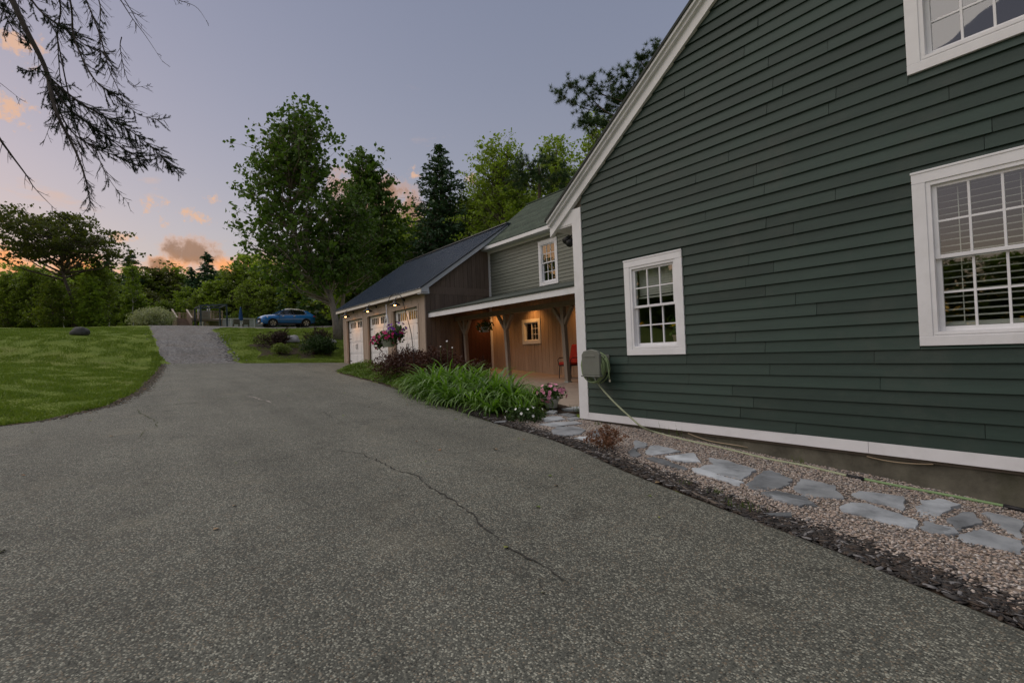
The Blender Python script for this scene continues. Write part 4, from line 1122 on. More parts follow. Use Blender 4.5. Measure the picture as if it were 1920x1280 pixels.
def flower_mesh(name, r, m, petals=5, cup=.3):
    mb = MB(); n = petals
    for k in range(n):
        a = 2*math.pi*k/n; w = math.pi/n
        mb.poly([(0, 0, 0), (r*.75*math.cos(a-w), r*.75*math.sin(a-w), r*cup), (r*math.cos(a-w*.4), r*math.sin(a-w*.4), r*cup*1.1), (r*math.cos(a+w*.4), r*math.sin(a+w*.4), r*cup*1.1), (r*.75*math.cos(a+w), r*.75*math.sin(a+w), r*cup)])
    me = mb.mesh(name); me.materials.append(m); return me
def put_flowers(parent, me, C, N, name='flower'):
    o0 = Vector(parent['_o'])
    for c, n in zip(C, N):
        o = bpy.data.objects.new(name, me); COL.objects.link(o); o.parent = parent; o.location = Vector(c)-o0
        o.rotation_euler = Vector(n).to_track_quat('Z', 'Y').to_euler(); o.scale = [random.uniform(.75, 1.2)]*3
def blob_pts(rng, n, c, r, shell=0.):
    p = unit(rng.standard_normal((n, 3)))*(shell+(1-shell)*rng.random((n, 1))**.45); return np.array(c)+p*np.array(r)
MAG = paint('magenta_petal', (.46, .018, .13), .6, .2, 20, bump=0)
PUR = paint('purple_petal', (.20, .05, .38), .6, .2, 20, bump=0)
PINK = paint('pink_petal', (.72, .28, .42), .6, .2, 20, bump=0)
WHT = paint('white_petal', (.80, .80, .78), .6, .05, bump=0)
fm_mag, fm_pur, fm_pink, fm_wht = flower_mesh('flower', .048, MAG), flower_mesh('flower', .045, PUR), flower_mesh('flower', .045, PINK), flower_mesh('flower', .026, WHT)
BASKETLEAF = leafmat('basket_leaf', (.030, .065, .016), (.075, .125, .028))

# shepherd's hook with the petunia basket in front of the garage
hx = 6.35
foot = onX(777, 668, hx+.35); foot.z = float(gz(foot.x, foot.y))
hook = thing('shepherd_hook', 'leaning black shepherd hook pole in the planting bed', 'pole', tuple(foot))
hp = [foot, onX(773, 640, hx+.3), onX(766, 605, hx+.2), onX(757, 572, hx+.1), onX(752, 556, hx+.05), onX(744, 550, hx), onX(735, 553, hx), onX(730, 560, hx), onX(727, 568, hx), onX(723, 571, hx)]
MB().tube(spline(hp, 5), .011, 6).build('pole', DARK, hook, smooth=True)
bc = onX(729, 641, hx)
bas = thing('hanging_basket', 'hanging basket overflowing with magenta and purple petunias on the hook', 'flower basket', (bc.x, bc.y, bc.z-.15), 'flower baskets')
MB().lathe([(0, -.16), (.16, -.16), (.23, .06), (.25, .06), (.25, .09), (.22, .09), (0, .05)], bc, 20).build('pot', paint('milky_white_pot', (.62, .66, .62), .4, .05), bas, smooth=True)
topk = onX(724, 571, hx)
for a in (.3, 2.4, 4.5):
    MB().tube([bc+Vector((.24*math.cos(a), .24*math.sin(a), .08)), topk+Vector((0, 0, -.30)), topk], [.008, .013, .013], 6).build('hanger', WHITE, bas)
rng = np.random.default_rng(21)
C = np.concatenate([blob_pts(rng, 620, bc+Vector((0, 0, .16)), (.42, .48, .20)), blob_pts(rng, 260, bc+Vector((-.18, .38, -.0)), (.25, .22, .24)), blob_pts(rng, 360, bc+Vector((.15, -.32, .32)), (.30, .32, .22)), blob_pts(rng, 100, bc+Vector((.1, -.35, .1)), (.25, .3, .25))])
quads('foliage', leaves(C, .075, rng), BASKETLEAF, bas)
def fl_on(n, c, r):
    d = unit(rng.standard_normal((n, 3))+np.array([-.6, -.5, .2])); return np.array(c)+d*np.array(r), d
for n_, c_, r_, me_ in ((34, (0, 0, .14), (.46, .50, .23), fm_mag), (20, (-.18, .40, -.02), (.27, .24, .26), fm_mag), (10, (.12, -.3, .2), (.33, .34, .25), fm_mag), (26, (.15, -.32, .40), (.32, .36, .22), fm_pur)):
    C, D = fl_on(n_, Vector(bc)+Vector(c_), r_); put_flowers(bas, me_, C, D)

# dark basket hanging from the porch beam
pb = Vector((10.1, 15.22, 2.44))
b2 = thing('hanging_basket', 'dark leafy hanging basket in the shade of the porch beam', 'flower basket', (pb.x, pb.y, pb.z-.2), 'flower baskets')
MB().lathe([(0, -.18), (.12, -.18), (.18, 0), (.19, .02), (0, .0)], pb, 16).build('pot', paint('grey_pot', (.30, .31, .30), .5), b2, smooth=True)
MB().tube([pb, pb+Vector((0, 0, .38))], .008, 5).build('hanger', DARK, b2)
C = blob_pts(rng, 420, pb+Vector((0, 0, .04)), (.34, .36, .22)); quads('foliage', leaves(C, .075, rng), BASKETLEAF, b2)
C, D = fl_on(5, pb, (.33, .35, .22)); put_flowers(b2, fm_wht, C, D)

# white pot of pink impatiens at the porch step
pp = ground_pt(1034, 764)
pp = Vector((pp.x, pp.y, float(gz(pp.x, pp.y))))
pot = thing('flower_pot', 'white pot of pink flowers standing at the porch step', 'flower pot', tuple(pp))
MB().lathe([(0, 0), (.12, 0), (.17, .20), (.18, .20), (.18, .23), (0, .2)], pp, 18).build('pot', WHITE, pot, smooth=True)
C = blob_pts(rng, 520, pp+Vector((0, 0, .30)), (.32, .34, .17)); quads('foliage', leaves(C, .06, rng), BASKETLEAF, pot)
C, D = fl_on(26, pp+Vector((0, 0, .30)), (.33, .35, .19)); put_flowers(pot, fm_pink, C, D)

# ------------------------------------------------------------------ bed plants
def daylily_mesh(seed, n=95, h=.95):
    rng = np.random.default_rng(seed); faces = []
    for i in range(n):
        a = rng.uniform(0, 6.28); r0 = rng.uniform(0, .14); L = h*rng.uniform(.75, 1.35); out_ = rng.uniform(.2, 1.25)
        w = rng.uniform(.016, .030); p = np.array([r0*math.cos(a), r0*math.sin(a), 0.]); a2 = a+rng.normal(0, .4)
        dirh = np.array([math.cos(a2), math.sin(a2), 0]); side = np.array([-dirh[1], dirh[0], 0])
        el = math.radians(84-out_*22); pts = [p]; S = 8
        for s in range(S):
            el -= (out_*1.35+.25)*(.10+.50*(s/S)**1.4); pts.append(pts[-1]+L/S*(dirh*math.cos(el)+np.array([0, 0, math.sin(el)])))
        ws = [w*min(1, 1.25*(1-(s/S))**.6+.03) for s in range(S+1)]
        for s in range(S):
            faces.append([pts[s]-side*ws[s], pts[s]+side*ws[s], pts[s+1]+side*ws[s+1], pts[s+1]-side*ws[s+1]])
    me = qmesh('blades', np.array(faces)); me.materials.append(LILY); return me
def lilymat():
    m, nt, out = newmat('daylily_blade'); T = NT(nt)
    oi = T.n('ObjectInfo'); n = T.noise(T.geo(), 9, 3); n2 = T.noise(T.geo(), 1.4, 2)
    f = T.math('ADD', T.math('MULTIPLY', T.rng(n, .3, .7), .6), T.math('MULTIPLY', T.rng(n2, .35, .65), .4))
    col = T.mix(f, (.036, .100, .012), (.185, .320, .042))
    b = T.bsdf(None, col, .4, .4); tr = T.n('BsdfTranslucent'); T.l(T.mix(1., col, (1.3, 1.5, .7), 'MULTIPLY'), tr.inputs[0])
    mx = T.n('MixShader'); mx.inputs[0].default_value = .35; T.l(b.outputs[0], mx.inputs[1]); T.l(tr.outputs[0], mx.inputs[2]); T.l(mx.outputs[0], out.inputs[0]); return m
LILY = lilymat()
LM = [daylily_mesh(s) for s in (1, 2, 3, 4)]
lily = []
rs = random.Random(12)
spots = [(5.62, 8.35, .72), (5.95, 7.75, .62), (6.2, 8.45, .85), (5.75, 9.1, .85), (6.3, 9.2, 1.0), (5.85, 9.9, .95), (6.5, 10.0, 1.0), (5.95, 10.7, 1.0), (6.6, 10.8, 1.12), (6.15, 11.5, 1.1), (6.75, 11.6, 1.15), (6.3, 12.3, 1.1), (6.95, 12.4, 1.15), (6.5, 13.1, 1.0), (6.55, 13.9, .75), (6.85, 9.4, .9), (7.05, 10.6, .95), (7.2, 11.5, 1.0), (6.15, 13.0, .7), (6.6, 8.3, .7), (6.05, 12.0, .8), (5.8, 11.3, .7), (5.62, 10.3, .65)]
ORD = ['first', 'second', 'third', 'fourth', 'fifth', 'sixth', 'seventh', 'eighth', 'ninth', 'tenth', 'eleventh', 'twelfth', 'thirteenth', 'fourteenth']
_front = sorted([q for q in spots if q[0]-float(eR(q[1])) < .62], key=lambda q: q[1]); _back = sorted([q for q in spots if q not in _front], key=lambda q: q[1])
for i, (x, y, s) in enumerate(spots):
    q = (x, y, s); _l = 'arching daylily clump, %s from the white flower patch in the front row' % ORD[_front.index(q)] if q in _front else 'arching daylily clump, %s from the porch step in the back row' % ORD[_back.index(q)]
    z = float(gz(x, y)); t = thing('daylily_clump', _l, 'plant', (x, y, z-.01), 'daylily clumps in the bed')
    o = bpy.data.objects.new('blades', LM[i % 4]); COL.objects.link(o); o.parent = t; o.rotation_euler = (0, 0, rs.uniform(0, 6.28)); o.scale = (s*rs.uniform(1., 1.25), s*rs.uniform(1., 1.25), s*rs.uniform(.70, .92))

def shrub(name, label, x, y, r, h, leafm, n=2600, leaf=.05, twigs=40, stemc=(.05, .03, .025), seed=1, lump=9, group=None, aspect=.6, z=None, spiky=.0):
    rng = np.random.default_rng(seed); z = float(gz(x, y)) if z is None else z
    t = thing(name, label, 'shrub', (x, y, z-.02), group)
    ends = []
    for i in range(lump):
        a = rng.uniform(0, 6.28); q = rng.uniform(.0, 1.)**.6; hh = h*(1-.45*q*q)*rng.uniform(.72, 1.0)
        ends.append((x+r*.75*q*math.cos(a), y+r*.75*q*math.sin(a), z+hh*.62))
    C = np.concatenate([blob_pts(rng, n//lump, e, (r*.48, r*.48, h*.36)) for e in ends])
    dirs = unit(C-np.array([x, y, z])+1e-6) if spiky else None
    mb = MB()
    for i in range(twigs):
        e = Vector(C[rng.integers(len(C))]); b = Vector((x+rng.normal(0, .08*r), y+rng.normal(0, .08*r), z)); m_ = b.lerp(e, .5)+Vector((0, 0, .12*h))
        tip = e+(e-Vector((x, y, z))).normalized()*spiky*r*.3
        mb.tube([b, m_, e, tip] if spiky else [b, m_, e], [.012*h+.003, .008*h+.002, .004, .002] if spiky else [.012*h+.003, .008*h+.002, .003], 4, cap=False)
        if spiky:
            k = 14; seg = np.linspace(0, 1, k)[:, None]; C = np.concatenate([C, np.array(e)+(np.array(tip)-np.array(e))*seg+rng.normal(0, .03, (k, 3))]); dirs = np.concatenate([dirs, np.repeat(np.array((e-Vector((x, y, z))).normalized())[None], k, 0)])
    mb.build('stems', paint(name+'_bark', stemc, .9), t)
    C = C[C[:, 2] > z+.03] if dirs is None else C
    quads('foliage', leaves(C, leaf, rng, aspect=aspect, dirs=dirs), leafm, t); return t
BARB = leafmat('barberry_leaf', (.035, .012, .010), (.105, .040, .026), .25)
DKRED = leafmat('dark_ninebark_leaf', (.018, .012, .010), (.060, .030, .022), .2)
DKGREEN = leafmat('dark_shrub_leaf', (.016, .034, .010), (.045, .085, .020), .25)
LIME = leafmat('lime_shrub_leaf', (.10, .15, .03), (.26, .32, .08), .3)
COVER = leafmat('groundcover_leaf', (.060, .120, .016), (.160, .240, .040), .3)
shrub('barberry_bush', 'large dark red barberry bush below the flower basket', 7.35, 16.3, 1.15, 1.15, BARB, 7000, .055, 90, seed=31, lump=14, group='barberry bushes in the bed', spiky=.6)
shrub('barberry_bush', 'dark red barberry bush hiding the foot of the garage corner', 7.45, 14.3, .95, 1.25, BARB, 6000, .055, 80, seed=32, lump=12, group='barberry bushes in the bed', spiky=.6)
shrub('barberry_bush', 'shaded dark barberry bush in front of the porch posts', 8.35, 13.6, .8, .95, BARB, 4000, .055, 50, seed=33, lump=9, group='barberry bushes in the bed', spiky=.5)
# creeping ground cover at the far tip of the bed
rng = np.random.default_rng(41)
n = 26000; y = rng.uniform(12.8, 22.6, n); x = eR(y)+.03+rng.random(n)**.8*1.9; k = (x < 8.55); x, y = x[k], y[k]
hgt = (.12+.10*np.sin(x*3.1+1)*np.sin(y*2.3)+.05*np.sin(y*5+x*4))*np.clip((x-eR(y))/.35, .15, 1)
C = np.stack([x, y, gz(x, y)+np.abs(hgt)*rng.random(len(x))+.02], 1)
tag(quads('ground_cover', leaves(C, .055, rng, upbias=1.2), COVER), 'low spreading green ground cover at the far tip of the bed', 'ground cover', kind='stuff')
# pale edging plants
n = 2600; y = rng.uniform(11.2, 14.5, n); x = eR(y)+rng.normal(.12, .09, n); C = np.stack([x, y, gz(x, y)+.10*rng.random(n)], 1)
tag(quads('edging_plants', leaves(C, .035, rng), leafmat('pale_edging_leaf', (.12, .16, .04), (.30, .32, .12))), 'pale yellow green edging plants along the asphalt', 'plants', kind='stuff')
# white bedding flowers
wf = ground_pt(985, 790); wf.z = float(gz(wf.x, wf.y))
wp = thing('white_flower_patch', 'patch of small white flowers at the foot of the daylilies', 'flowers', tuple(wf))
C = blob_pts(rng, 900, wf+Vector((.05, .05, .10)), (.36, .42, .16)); quads('foliage', leaves(C, .045, rng), DKGREEN, wp)
C, D = fl_on(24, wf+Vector((.05, .05, .12)), (.37, .42, .17)); put_flowers(wp, fm_wht, C, D)
wi = [onX(px, py, 6.9) for px, py in ((838, 640), (826, 650), (848, 652))]
ir = thing('white_iris', 'white flowers on thin stems above the daylilies', 'flowers', tuple(GP(6.9, wi[0].y)))
for q in wi: MB().tube([GP(q.x, q.y), q], .005, 4).build('stem', paint('green_stem', (.10, .16, .05)), ir)
put_flowers(ir, flower_mesh('flower', .028, WHT, 6, .6), wi, [(-.5, -.5, .7)]*len(wi))
# dried brown sedum
sd = ground_pt(1140, 842); sd.z = float(gz(sd.x, sd.y))
sed = thing('dried_sedum', 'dried reddish brown sedum plant at the asphalt edge', 'plant', tuple(sd))
DRY = leafmat('dried_sedum_leaf', (.13, .060, .035), (.30, .155, .095), .15)
mb = MB(); heads = []
for i in range(34):
    a, q = rng.uniform(0, 6.28), rng.uniform(0, 1)**.6; e = sd+Vector((.24*q*math.cos(a)-.04, .34*q*math.sin(a)+.03, rng.uniform(.14, .30)*(1.1-.4*q)))
    mb.tube([sd+Vector((.06*math.cos(a), .08*math.sin(a), 0)), sd.lerp(e, .55)+Vector((0, 0, .03)), e], .003, 4); heads.append(e)
mb.build('stems', paint('dry_stem', (.22, .12, .07), .9), sed)
C = np.concatenate([np.array(e)+rng.normal(0, 1, (32, 3))*np.array([.022, .022, .018]) for e in heads]+[np.array(a.lerp(sd, t))+rng.normal(0, .012, (8, 3)) for a in heads for t in (.25, .5)])
quads('seed_heads', leaves(C, .024, rng), DRY, sed)
# tufts of grass against the skirt board and weeds along the edge
TUFT = leafmat('weed_blade', (.06, .11, .02), (.16, .20, .06))
def tuft(p, n, h, name, label, spread=.08):
    rng = np.random.default_rng(int(abs(p.x*1000+p.y*77)) % 9999); F_ = []
    for i in range(n):
        a = rng.uniform(0, 6.28); L = h*rng.uniform(.4, 1.); b = np.array([p.x+rng.normal(0, spread*.5), p.y+rng.normal(0, spread), p.z-.01]); w = .0035; s = np.array([math.cos(a), math.sin(a), 0])
        l = np.array([rng.normal(0, .25)*L, rng.normal(0, .3)*L, L]); m_ = b+l*.55+np.array([0, 0, .05*L])
        F_ += [[b-s*w, b+s*w, m_+s*w*.8, m_-s*w*.8], [m_-s*w*.8, m_+s*w*.8, b+l+s*.0005, b+l-s*.0005]]
    t = thing(name, label, 'plant', tuple(p), 'weeds and grass tufts'); tag(quads('blades', np.array(F_), TUFT, t), kind='stuff'); return t
for (px, py, n_, h_, lab, sp) in ((1252, 812, 46, .26, 'thin grass tuft growing against the white skirt board by the hose', .22), (1122, 797, 14, .12, 'small grass tuft at the foot of the white corner board', .05), (1345, 925, 26, .08, 'small green weed in the bark strip below the long flagstone', .05), (1278, 907, 22, .07, 'small green weed at the asphalt edge near the sedum', .05), (1385, 952, 40, .10, 'yellowing weed at the asphalt edge in the middle of the strip', .10), (1492, 868, 18, .14, 'thin grass against the concrete foundation', .06), (1080, 770, 40, .16, 'dark grass tuft beside the porch step at the house corner', .10)):
    p = ground_pt(px, py); tuft(p, n_, h_, 'grass_tuft', lab, sp)
# steel edging strip
mb = MB(); q = [ground_pt(px, py, .0) for px, py in ((1100, 846), (1160, 860), (1215, 882), (1262, 903), (1300, 925), (1350, 947))]
mb.tube(spline(q, 5), .016, 6); tag(mb.build('edging_pipe', paint('weathered_edging', (.13, .105, .085), .8, .25), None, smooth=True), 'weathered brown edging strip between asphalt and bark', 'edging')
# pieces of white slate in the bark strip
for k, (px, py, s, lab) in enumerate(((938, 792, .10, 'pale slate sliver at the bed edge by the white flowers'), (1455, 968, .12, 'long pale slate sliver in the bark strip'), (822, 748, .07, 'pale slate chip under the daylilies'))):
    p = ground_pt(px, py); mb = MB(); mb.hexa([(p.x-s, p.y+s*.7, p.z-.01), (p.x-s*.5, p.y+s*.8, p.z-.01), (p.x+s, p.y-s*.6, p.z-.01), (p.x+s*.4, p.y-s*.9, p.z-.01)], [(p.x-s, p.y+s*.7, p.z+.012), (p.x-s*.5, p.y+s*.8, p.z+.02), (p.x+s, p.y-s*.6, p.z+.03), (p.x+s*.4, p.y-s*.9, p.z+.02)])
    tag(mb.build('slate_sliver', SLATE), lab, 'stone')

# ------------------------------------------------------------------ boulders and shrubs on the slope
def boulder(p, s, m, label, seed):
    import bmesh
    rs = random.Random(seed); bm = bmesh.new(); bmesh.ops.create_icosphere(bm, subdivisions=3, radius=1)
    from mathutils import noise
    for v in bm.verts:
        c = v.co.copy(); k = 1+.22*noise.noise(c*1.3+Vector((seed, 0, 0)))+.07*noise.noise(c*4+Vector((0, seed, 0)))
        v.co = Vector((c.x*s[0]*k, c.y*s[1]*k, max(c.z, -.45)*s[2]*k))
    me = bpy.data.meshes.new('boulder'); bm.to_mesh(me); bm.free()
    o = link('boulder', me, m, smooth=True); o.location = p; return tag(o, label, 'boulder', 'boulders in the grass')
ROCK1 = paint('dark_granite', (.075, .075, .072), .9, .35, 4, bump=.6, bscale=18)
ROCK2 = paint('pale_granite', (.36, .35, .34), .9, .3, 3, bump=.6, bscale=18)
p = Vector((-2.73, 36.85, 0)); p.z = float(gz(p.x, p.y))+.15; boulder(p, (.42, .36, .34), ROCK1, 'dark rounded boulder on the left lawn', 2)
p = Vector((8.02, 35.1, 0)); p.z = float(gz(p.x, p.y))+.15; boulder(p, (.48, .4, .34), ROCK2, 'pale grey boulder on the slope below the blue car', 5)
p = Vector((10.5, 34.9, 0)); p.z = float(gz(p.x, p.y))+.05; boulder(p, (.30, .25, .2), ROCK2, 'small pale boulder at the foot of the maple', 8)
shrub('ninebark_shrub', 'dark purple leaved shrub on the slope below the blue car', 6.65, 33.6, 1.0, 1.25, DKRED, 4200, .075, 60, seed=51, group='shrubs on the slope', spiky=.9)
shrub('lime_shrub', 'small lime green shrub at the foot of the slope', 6.46, 31.5, .62, .75, LIME, 1800, .075, 20, seed=52, group='shrubs on the slope')
shrub('evergreen_shrub', 'broad dark green shrub beside the far garage corner', 8.45, 31.3, 1.15, 1.3, DKGREEN, 5200, .09, 60, seed=53, group='shrubs on the slope', spiky=.6)
shrub('ninebark_shrub', 'tall thin dark shrub behind the evergreen shrub near the garage', 9.1, 32.6, 1.0, 1.55, DKRED, 2600, .075, 60, seed=54, group='shrubs on the slope', spiky=1.2)
FLB = leafmat('cream_flowering_leaf', (.13, .17, .06), (.62, .62, .42), .3)
p = atd(285, 613, 50); shrub('flowering_bush', 'big rounded bush of cream blossom left of the deck stairs', p.x, p.y, 1.85, 2.3, FLB, 12000, .12, 40, seed=55, lump=26)
# mulch patch under the slope shrubs
mb = MB(); X2, Y2 = np.meshgrid(np.linspace(5.2, 9.6, 16), np.linspace(29.9, 34.8, 18)); X2 = X2+.25*np.sin(Y2*2); 
t_ = link('mulch_patch', grid_mesh('mulch_patch', X2, Y2, gz(X2, Y2)+.018*np.minimum(1, 4*(1-np.abs(np.linspace(-1, 1, 16)))[None, :])*np.minimum(1, 4*(1-np.abs(np.linspace(-1, 1, 18)))[:, None])-.006), SOIL, smooth=True); tag(t_, kind='structure')

# ------------------------------------------------------------------ blue car
BLUE = paint('blue_car_paint', (.012, .16, .48), .22, .03, 2, bump=0, spec=.6)
MATS['blue_car_paint'].node_tree.nodes['Principled BSDF'].inputs['Coat Weight'].default_value = .6
CGLASS = paint('car_glass', (.012, .014, .016), .05, 0, bump=0, spec=.8)
TYRE = paint('tyre_rubber', (.012, .012, .013), .85, .1, bump=.1)
RIM = paint('alloy_rim', (.45, .45, .46), .3, .05, bump=0, metal=.8)
CHROME = paint('chrome', (.7, .7, .7), .15, 0, bump=0, metal=1.)
PLASTIC = paint('black_plastic', (.015, .015, .016), .6, .1, bump=0)
def build_car(pos, heading):
    t = thing('parked_car', 'blue crossover car parked on the rise beyond the lawn', 'car', (0, 0, 0))
    # local: +x forward, origin on the ground under the middle; length 4.95
    sec = []     # stations: x, z_sill, z_belt, halfwidth sill, halfwidth belt
    ST = [(-2.47, .62, 1.06, .72, .70), (-2.38, .42, 1.16, .86, .84), (-2.0, .34, 1.20, .96, .93), (-1.0, .31, 1.17, .98, .95), (0., .31, 1.15, .98, .95), (1.0, .31, 1.14, .98, .94), (1.25, .31, 1.15, .98, .93), (1.7, .32, 1.13, .97, .90), (2.15, .34, 1.08, .94, .86), (2.36, .38, 1.01, .88, .80), (2.48, .44, .90, .80, .72)]
    mb = MB(); K = 10
    for x, zs, zb, ws, wb in ST:
        zm = zs+(zb-zs)*.55
        mb.v += [(x, -ws*.9, zs), (x, -ws, zs+.10*(zb-zs)), (x, -ws*1.01, zm), (x, -wb, zb-.03), (x, -wb*.72, zb+.035), (x, wb*.72, zb+.035), (x, wb, zb-.03), (x, ws*1.01, zm), (x, ws, zs+.10*(zb-zs)), (x, ws*.9, zs)]
    for i in range(len(ST)-1):
        for k in range(K): mb.f.append((i*K+k, i*K+(k+1) % K, (i+1)*K+(k+1) % K, (i+1)*K+k))
    mb.f.append(tuple(range(K))); mb.f.append(tuple((len(ST)-1)*K+k for k in range(K)))
    body = mb.build('body', BLUE, t, smooth=True)
    body.data.polygons.foreach_set('use_smooth', [True]*len(body.data.polygons))
    # greenhouse: glass block with roof panel and pillars
    G = [(-2.20, 1.18, .80), (-1.72, 1.52, .66), (-1.0, 1.68, .64), (-.2, 1.72, .65), (.40, 1.66, .64), (1.30, 1.15, .80)]
    mb = MB()
    for x, z, w in G:
        zb = 1.13; wb = .90
        mb.v += [(x, -wb if z > 1.1 else -w, min(zb, z)), (x, -w, z), (x, w, z), (x, wb if z > 1.1 else w, min(zb, z))]
    for i in range(len(G)-1):
        for k in range(3): mb.f.append((i*4+k, i*4+k+1, (i+1)*4+k+1, (i+1)*4+k))
    mb.build('window_glass', CGLASS, t)
    mb = MB(); RO = [(-2.26, 1.24, .80), (-1.76, 1.56, .68), (-1.0, 1.71, .655), (-.2, 1.75, .66), (.38, 1.695, .655)]
    for x, z, w in RO: mb.v += [(x, -w, z-.05), (x, -w*.9, z), (x, w*.9, z), (x, w, z-.05)]
    for i in range(len(RO)-1):
        for k in range(3): mb.f.append((i*4+k, i*4+k+1, (i+1)*4+k+1, (i+1)*4+k))
    mb.build('roof', BLUE, t, smooth=True)
    for s in (-1, 1):
        for a, b, w in (((.38, s*.655, 1.68), (1.32, s*.86, 1.14), .07), ((-.30, s*.665, 1.70), (-.42, s*.915, 1.14), .09)):
            MB().bar(a, b, w, .03, (0, 1, 0)).build('pillar', BLUE if w < .08 else PLASTIC, t)
        MB().hexa([(-2.26, s*.82, 1.15), (-1.55, s*.935, 1.13), (-1.55, s*.90, 1.13), (-2.2, s*.78, 1.15)], [(-1.80, s*.70, 1.52), (-1.36, s*.70, 1.61), (-1.36, s*.67, 1.61), (-1.80, s*.67, 1.52)]).build('rear_pillar', BLUE, t)
        MB().tube([(1.22, s*.93, 1.16), (-1.30, s*.945, 1.175), (-1.60, s*.87, 1.32), (-1.38, s*.745, 1.54), (-1.0, s*.70, 1.63), (-.2, s*.69, 1.685), (.42, s*.685, 1.64)], .014, 5).build('window_trim', CHROME, t)
        MB().hexa([(.88, s*.93, 1.15), (1.05, s*.93, 1.15), (1.05, s*1.10, 1.17), (.88, s*1.12, 1.17)], [(.88, s*.93, 1.29), (.99, s*.93, 1.29), (.99, s*1.10, 1.29), (.88, s*1.12, 1.29)]).build('mirror', BLUE, t, bevel=.03)
        MB().hexa([(1.95, s*.955, .86), (2.47, s*.74, .80), (2.40, s*.70, .80), (1.95, s*.90, .86)], [(1.95, s*.935, 1.00), (2.43, s*.74, .93), (2.36, s*.70, .93), (1.95, s*.90, 1.0)]).build('headlight', paint('headlight_lens', (.75, .75, .75), .1, 0, bump=0), t)
        MB().box(-2.46, -2.18, s*.60, s*.90, .98, 1.10).build('tail_light', paint('tail_light_lens', (.35, .02, .02), .2, 0, bump=0), t, bevel=.02)
        MB().box(-1.15, 1.15, s*.965, s*.995, .26, .38).build('side_cladding', PLASTIC, t)
        for y_ in (.65, -.35): MB().box(y_-.14, y_+.04, s*.955, s*.985, 1.02, 1.045).build('door_handle', CHROME, t)
        for xd_ in (.95, -.36, -1.45): MB().box(xd_-.004, xd_+.004, s*.975, s*.994, .40, 1.0).build('door_seam', PLASTIC, t)
        for xw_ in (1.52, -1.50):
            arch = MB(); n = 14
            for k in range(n):
                a0, a1 = math.pi*k/n, math.pi*(k+1)/n
                def A(r, a): return (xw_+r*math.cos(a), s*1.0, .37+r*math.sin(a))
                arch.hexa([A(.37, a0), A(.45, a0), A(.45, a1), A(.37, a1)], [(A(.37, a0)[0], s*.80, A(.37, a0)[2]), (A(.45, a0)[0], s*.9, A(.45, a0)[2]), (A(.45, a1)[0], s*.9, A(.45, a1)[2]), (A(.37, a1)[0], s*.80, A(.37, a1)[2])])
            arch.build('wheel_arch', PLASTIC, t)
            MB().lathe([(.0, s*.985), (.42, s*.985), (.42, s*.8)], (xw_, 0, .37), 22, 'y').build('wheel_well', PLASTIC, t)
            w = MB().lathe([(.24, s*.99), (.33, s*1.005), (.37, s*.98), (.375, s*.86), (.36, s*.78), (.24, s*.78)], (xw_, 0, .37), 26, 'y').build('wheel', TYRE, t, smooth=True)
            r_ = MB()
            for k in range(5):
                a = 2*math.pi*k/5+.3
                for da in (-.16, .16): r_.bar((xw_+.05*math.cos(a), s*1.0, .37+.05*math.sin(a)), (xw_+.245*math.cos(a+da), s*1.0, .37+.245*math.sin(a+da)), .035, .03, (0, 1, 0))
            r_.lathe([(.235, s*1.0), (.26, s*1.008), (.26, s*.97)], (xw_, 0, .37), 24, 'y')
            r_.build('rim', RIM, w)
    MB().hexa([(2.44, -.62, .42), (2.47, -.62, .42), (2.50, .62, .42), (2.44, .62, .42)], [(2.40, -.62, .86), (2.50, -.62, .86), (2.50, .62, .86), (2.40, .62, .86)]).build('grille', PLASTIC, t)
    MB().box(2.40, 2.52, -.68, .68, .80, .86).build('grille_bar', CHROME, t)
    MB().box(2.36, 2.51, -.80, .80, .30, .40).build('front_skid', CHROME, t, bevel=.02)
    MB().box(2.47, 2.512, -.26, .26, .52, .66).build('number_plate', WHITE, t)
    MB().box(-2.52, -2.36, -.82, .82, .34, .50).build('rear_bumper', PLASTIC, t, bevel=.03)
    for s in (-1, 1): MB().tube([(-1.5, s*.60, 1.62), (-.9, s*.60, 1.74), (.0, s*.60, 1.775), (.3, s*.60, 1.74)], .018, 5).build('roof_rail', CHROME, t)
    t.location = pos; t.rotation_euler = (0, 0, heading); t.scale = (.95, .95, .95)
    return t
cp = atd(538, 612, 46)
cz_ = float(gz(cp.x, cp.y)); build_car((cp.x, cp.y, cz_+.0), math.atan2(-.08, -1.0))

# ------------------------------------------------------------------ deck, pergola frame, pool, umbrella
DECK = paint('weathered_deck_wood', (.27, .20, .155), .8, .15, 4, bump=.2, objvar=.08)
TANR = paint('tan_rail_wood', (.42, .32, .22), .8, .12, 4, bump=.2, objvar=.06)
STEEL = paint('slate_blue_steel', (.045, .065, .085), .5, .1, bump=0)
def U(px, py, d): return atd(px, py, d)
dk = U(372, 616, 57); dz0 = float(gz(dk.x, dk.y))
ax = Vector((_r.x, _r.y, 0)).normalized(); AX0 = ax.copy(); _rd = ray(340, 612); _rd = Vector((_rd.x, _rd.y, 0)).normalized()
ay = (_rd*.95-ax*.31).normalized(); ax = Vector((ay.y, -ay.x, 0))     # the deck stairs point down the drive
deck = thing('pool_deck', 'raised wooden deck with railings and stairs beside the pool', 'deck', (dk.x, dk.y, dz0))
PXM = 57/FPX
def D(u, v, w):
    """u metres along the deck front, v away from the drive, w up"""
    return dk.xy.to_3d()*1+ax*u+ay*v+Vector((0, 0, dz0+w))
def dbox(u0, u1, v0, v1, w0, w1):
    return MB().hexa([D(u0, v0, w0), D(u1, v0, w0), D(u1, v1, w0), D(u0, v1, w0)], [D(u0, v0, w1), D(u1, v0, w1), D(u1, v1, w1), D(u0, v1, w1)])
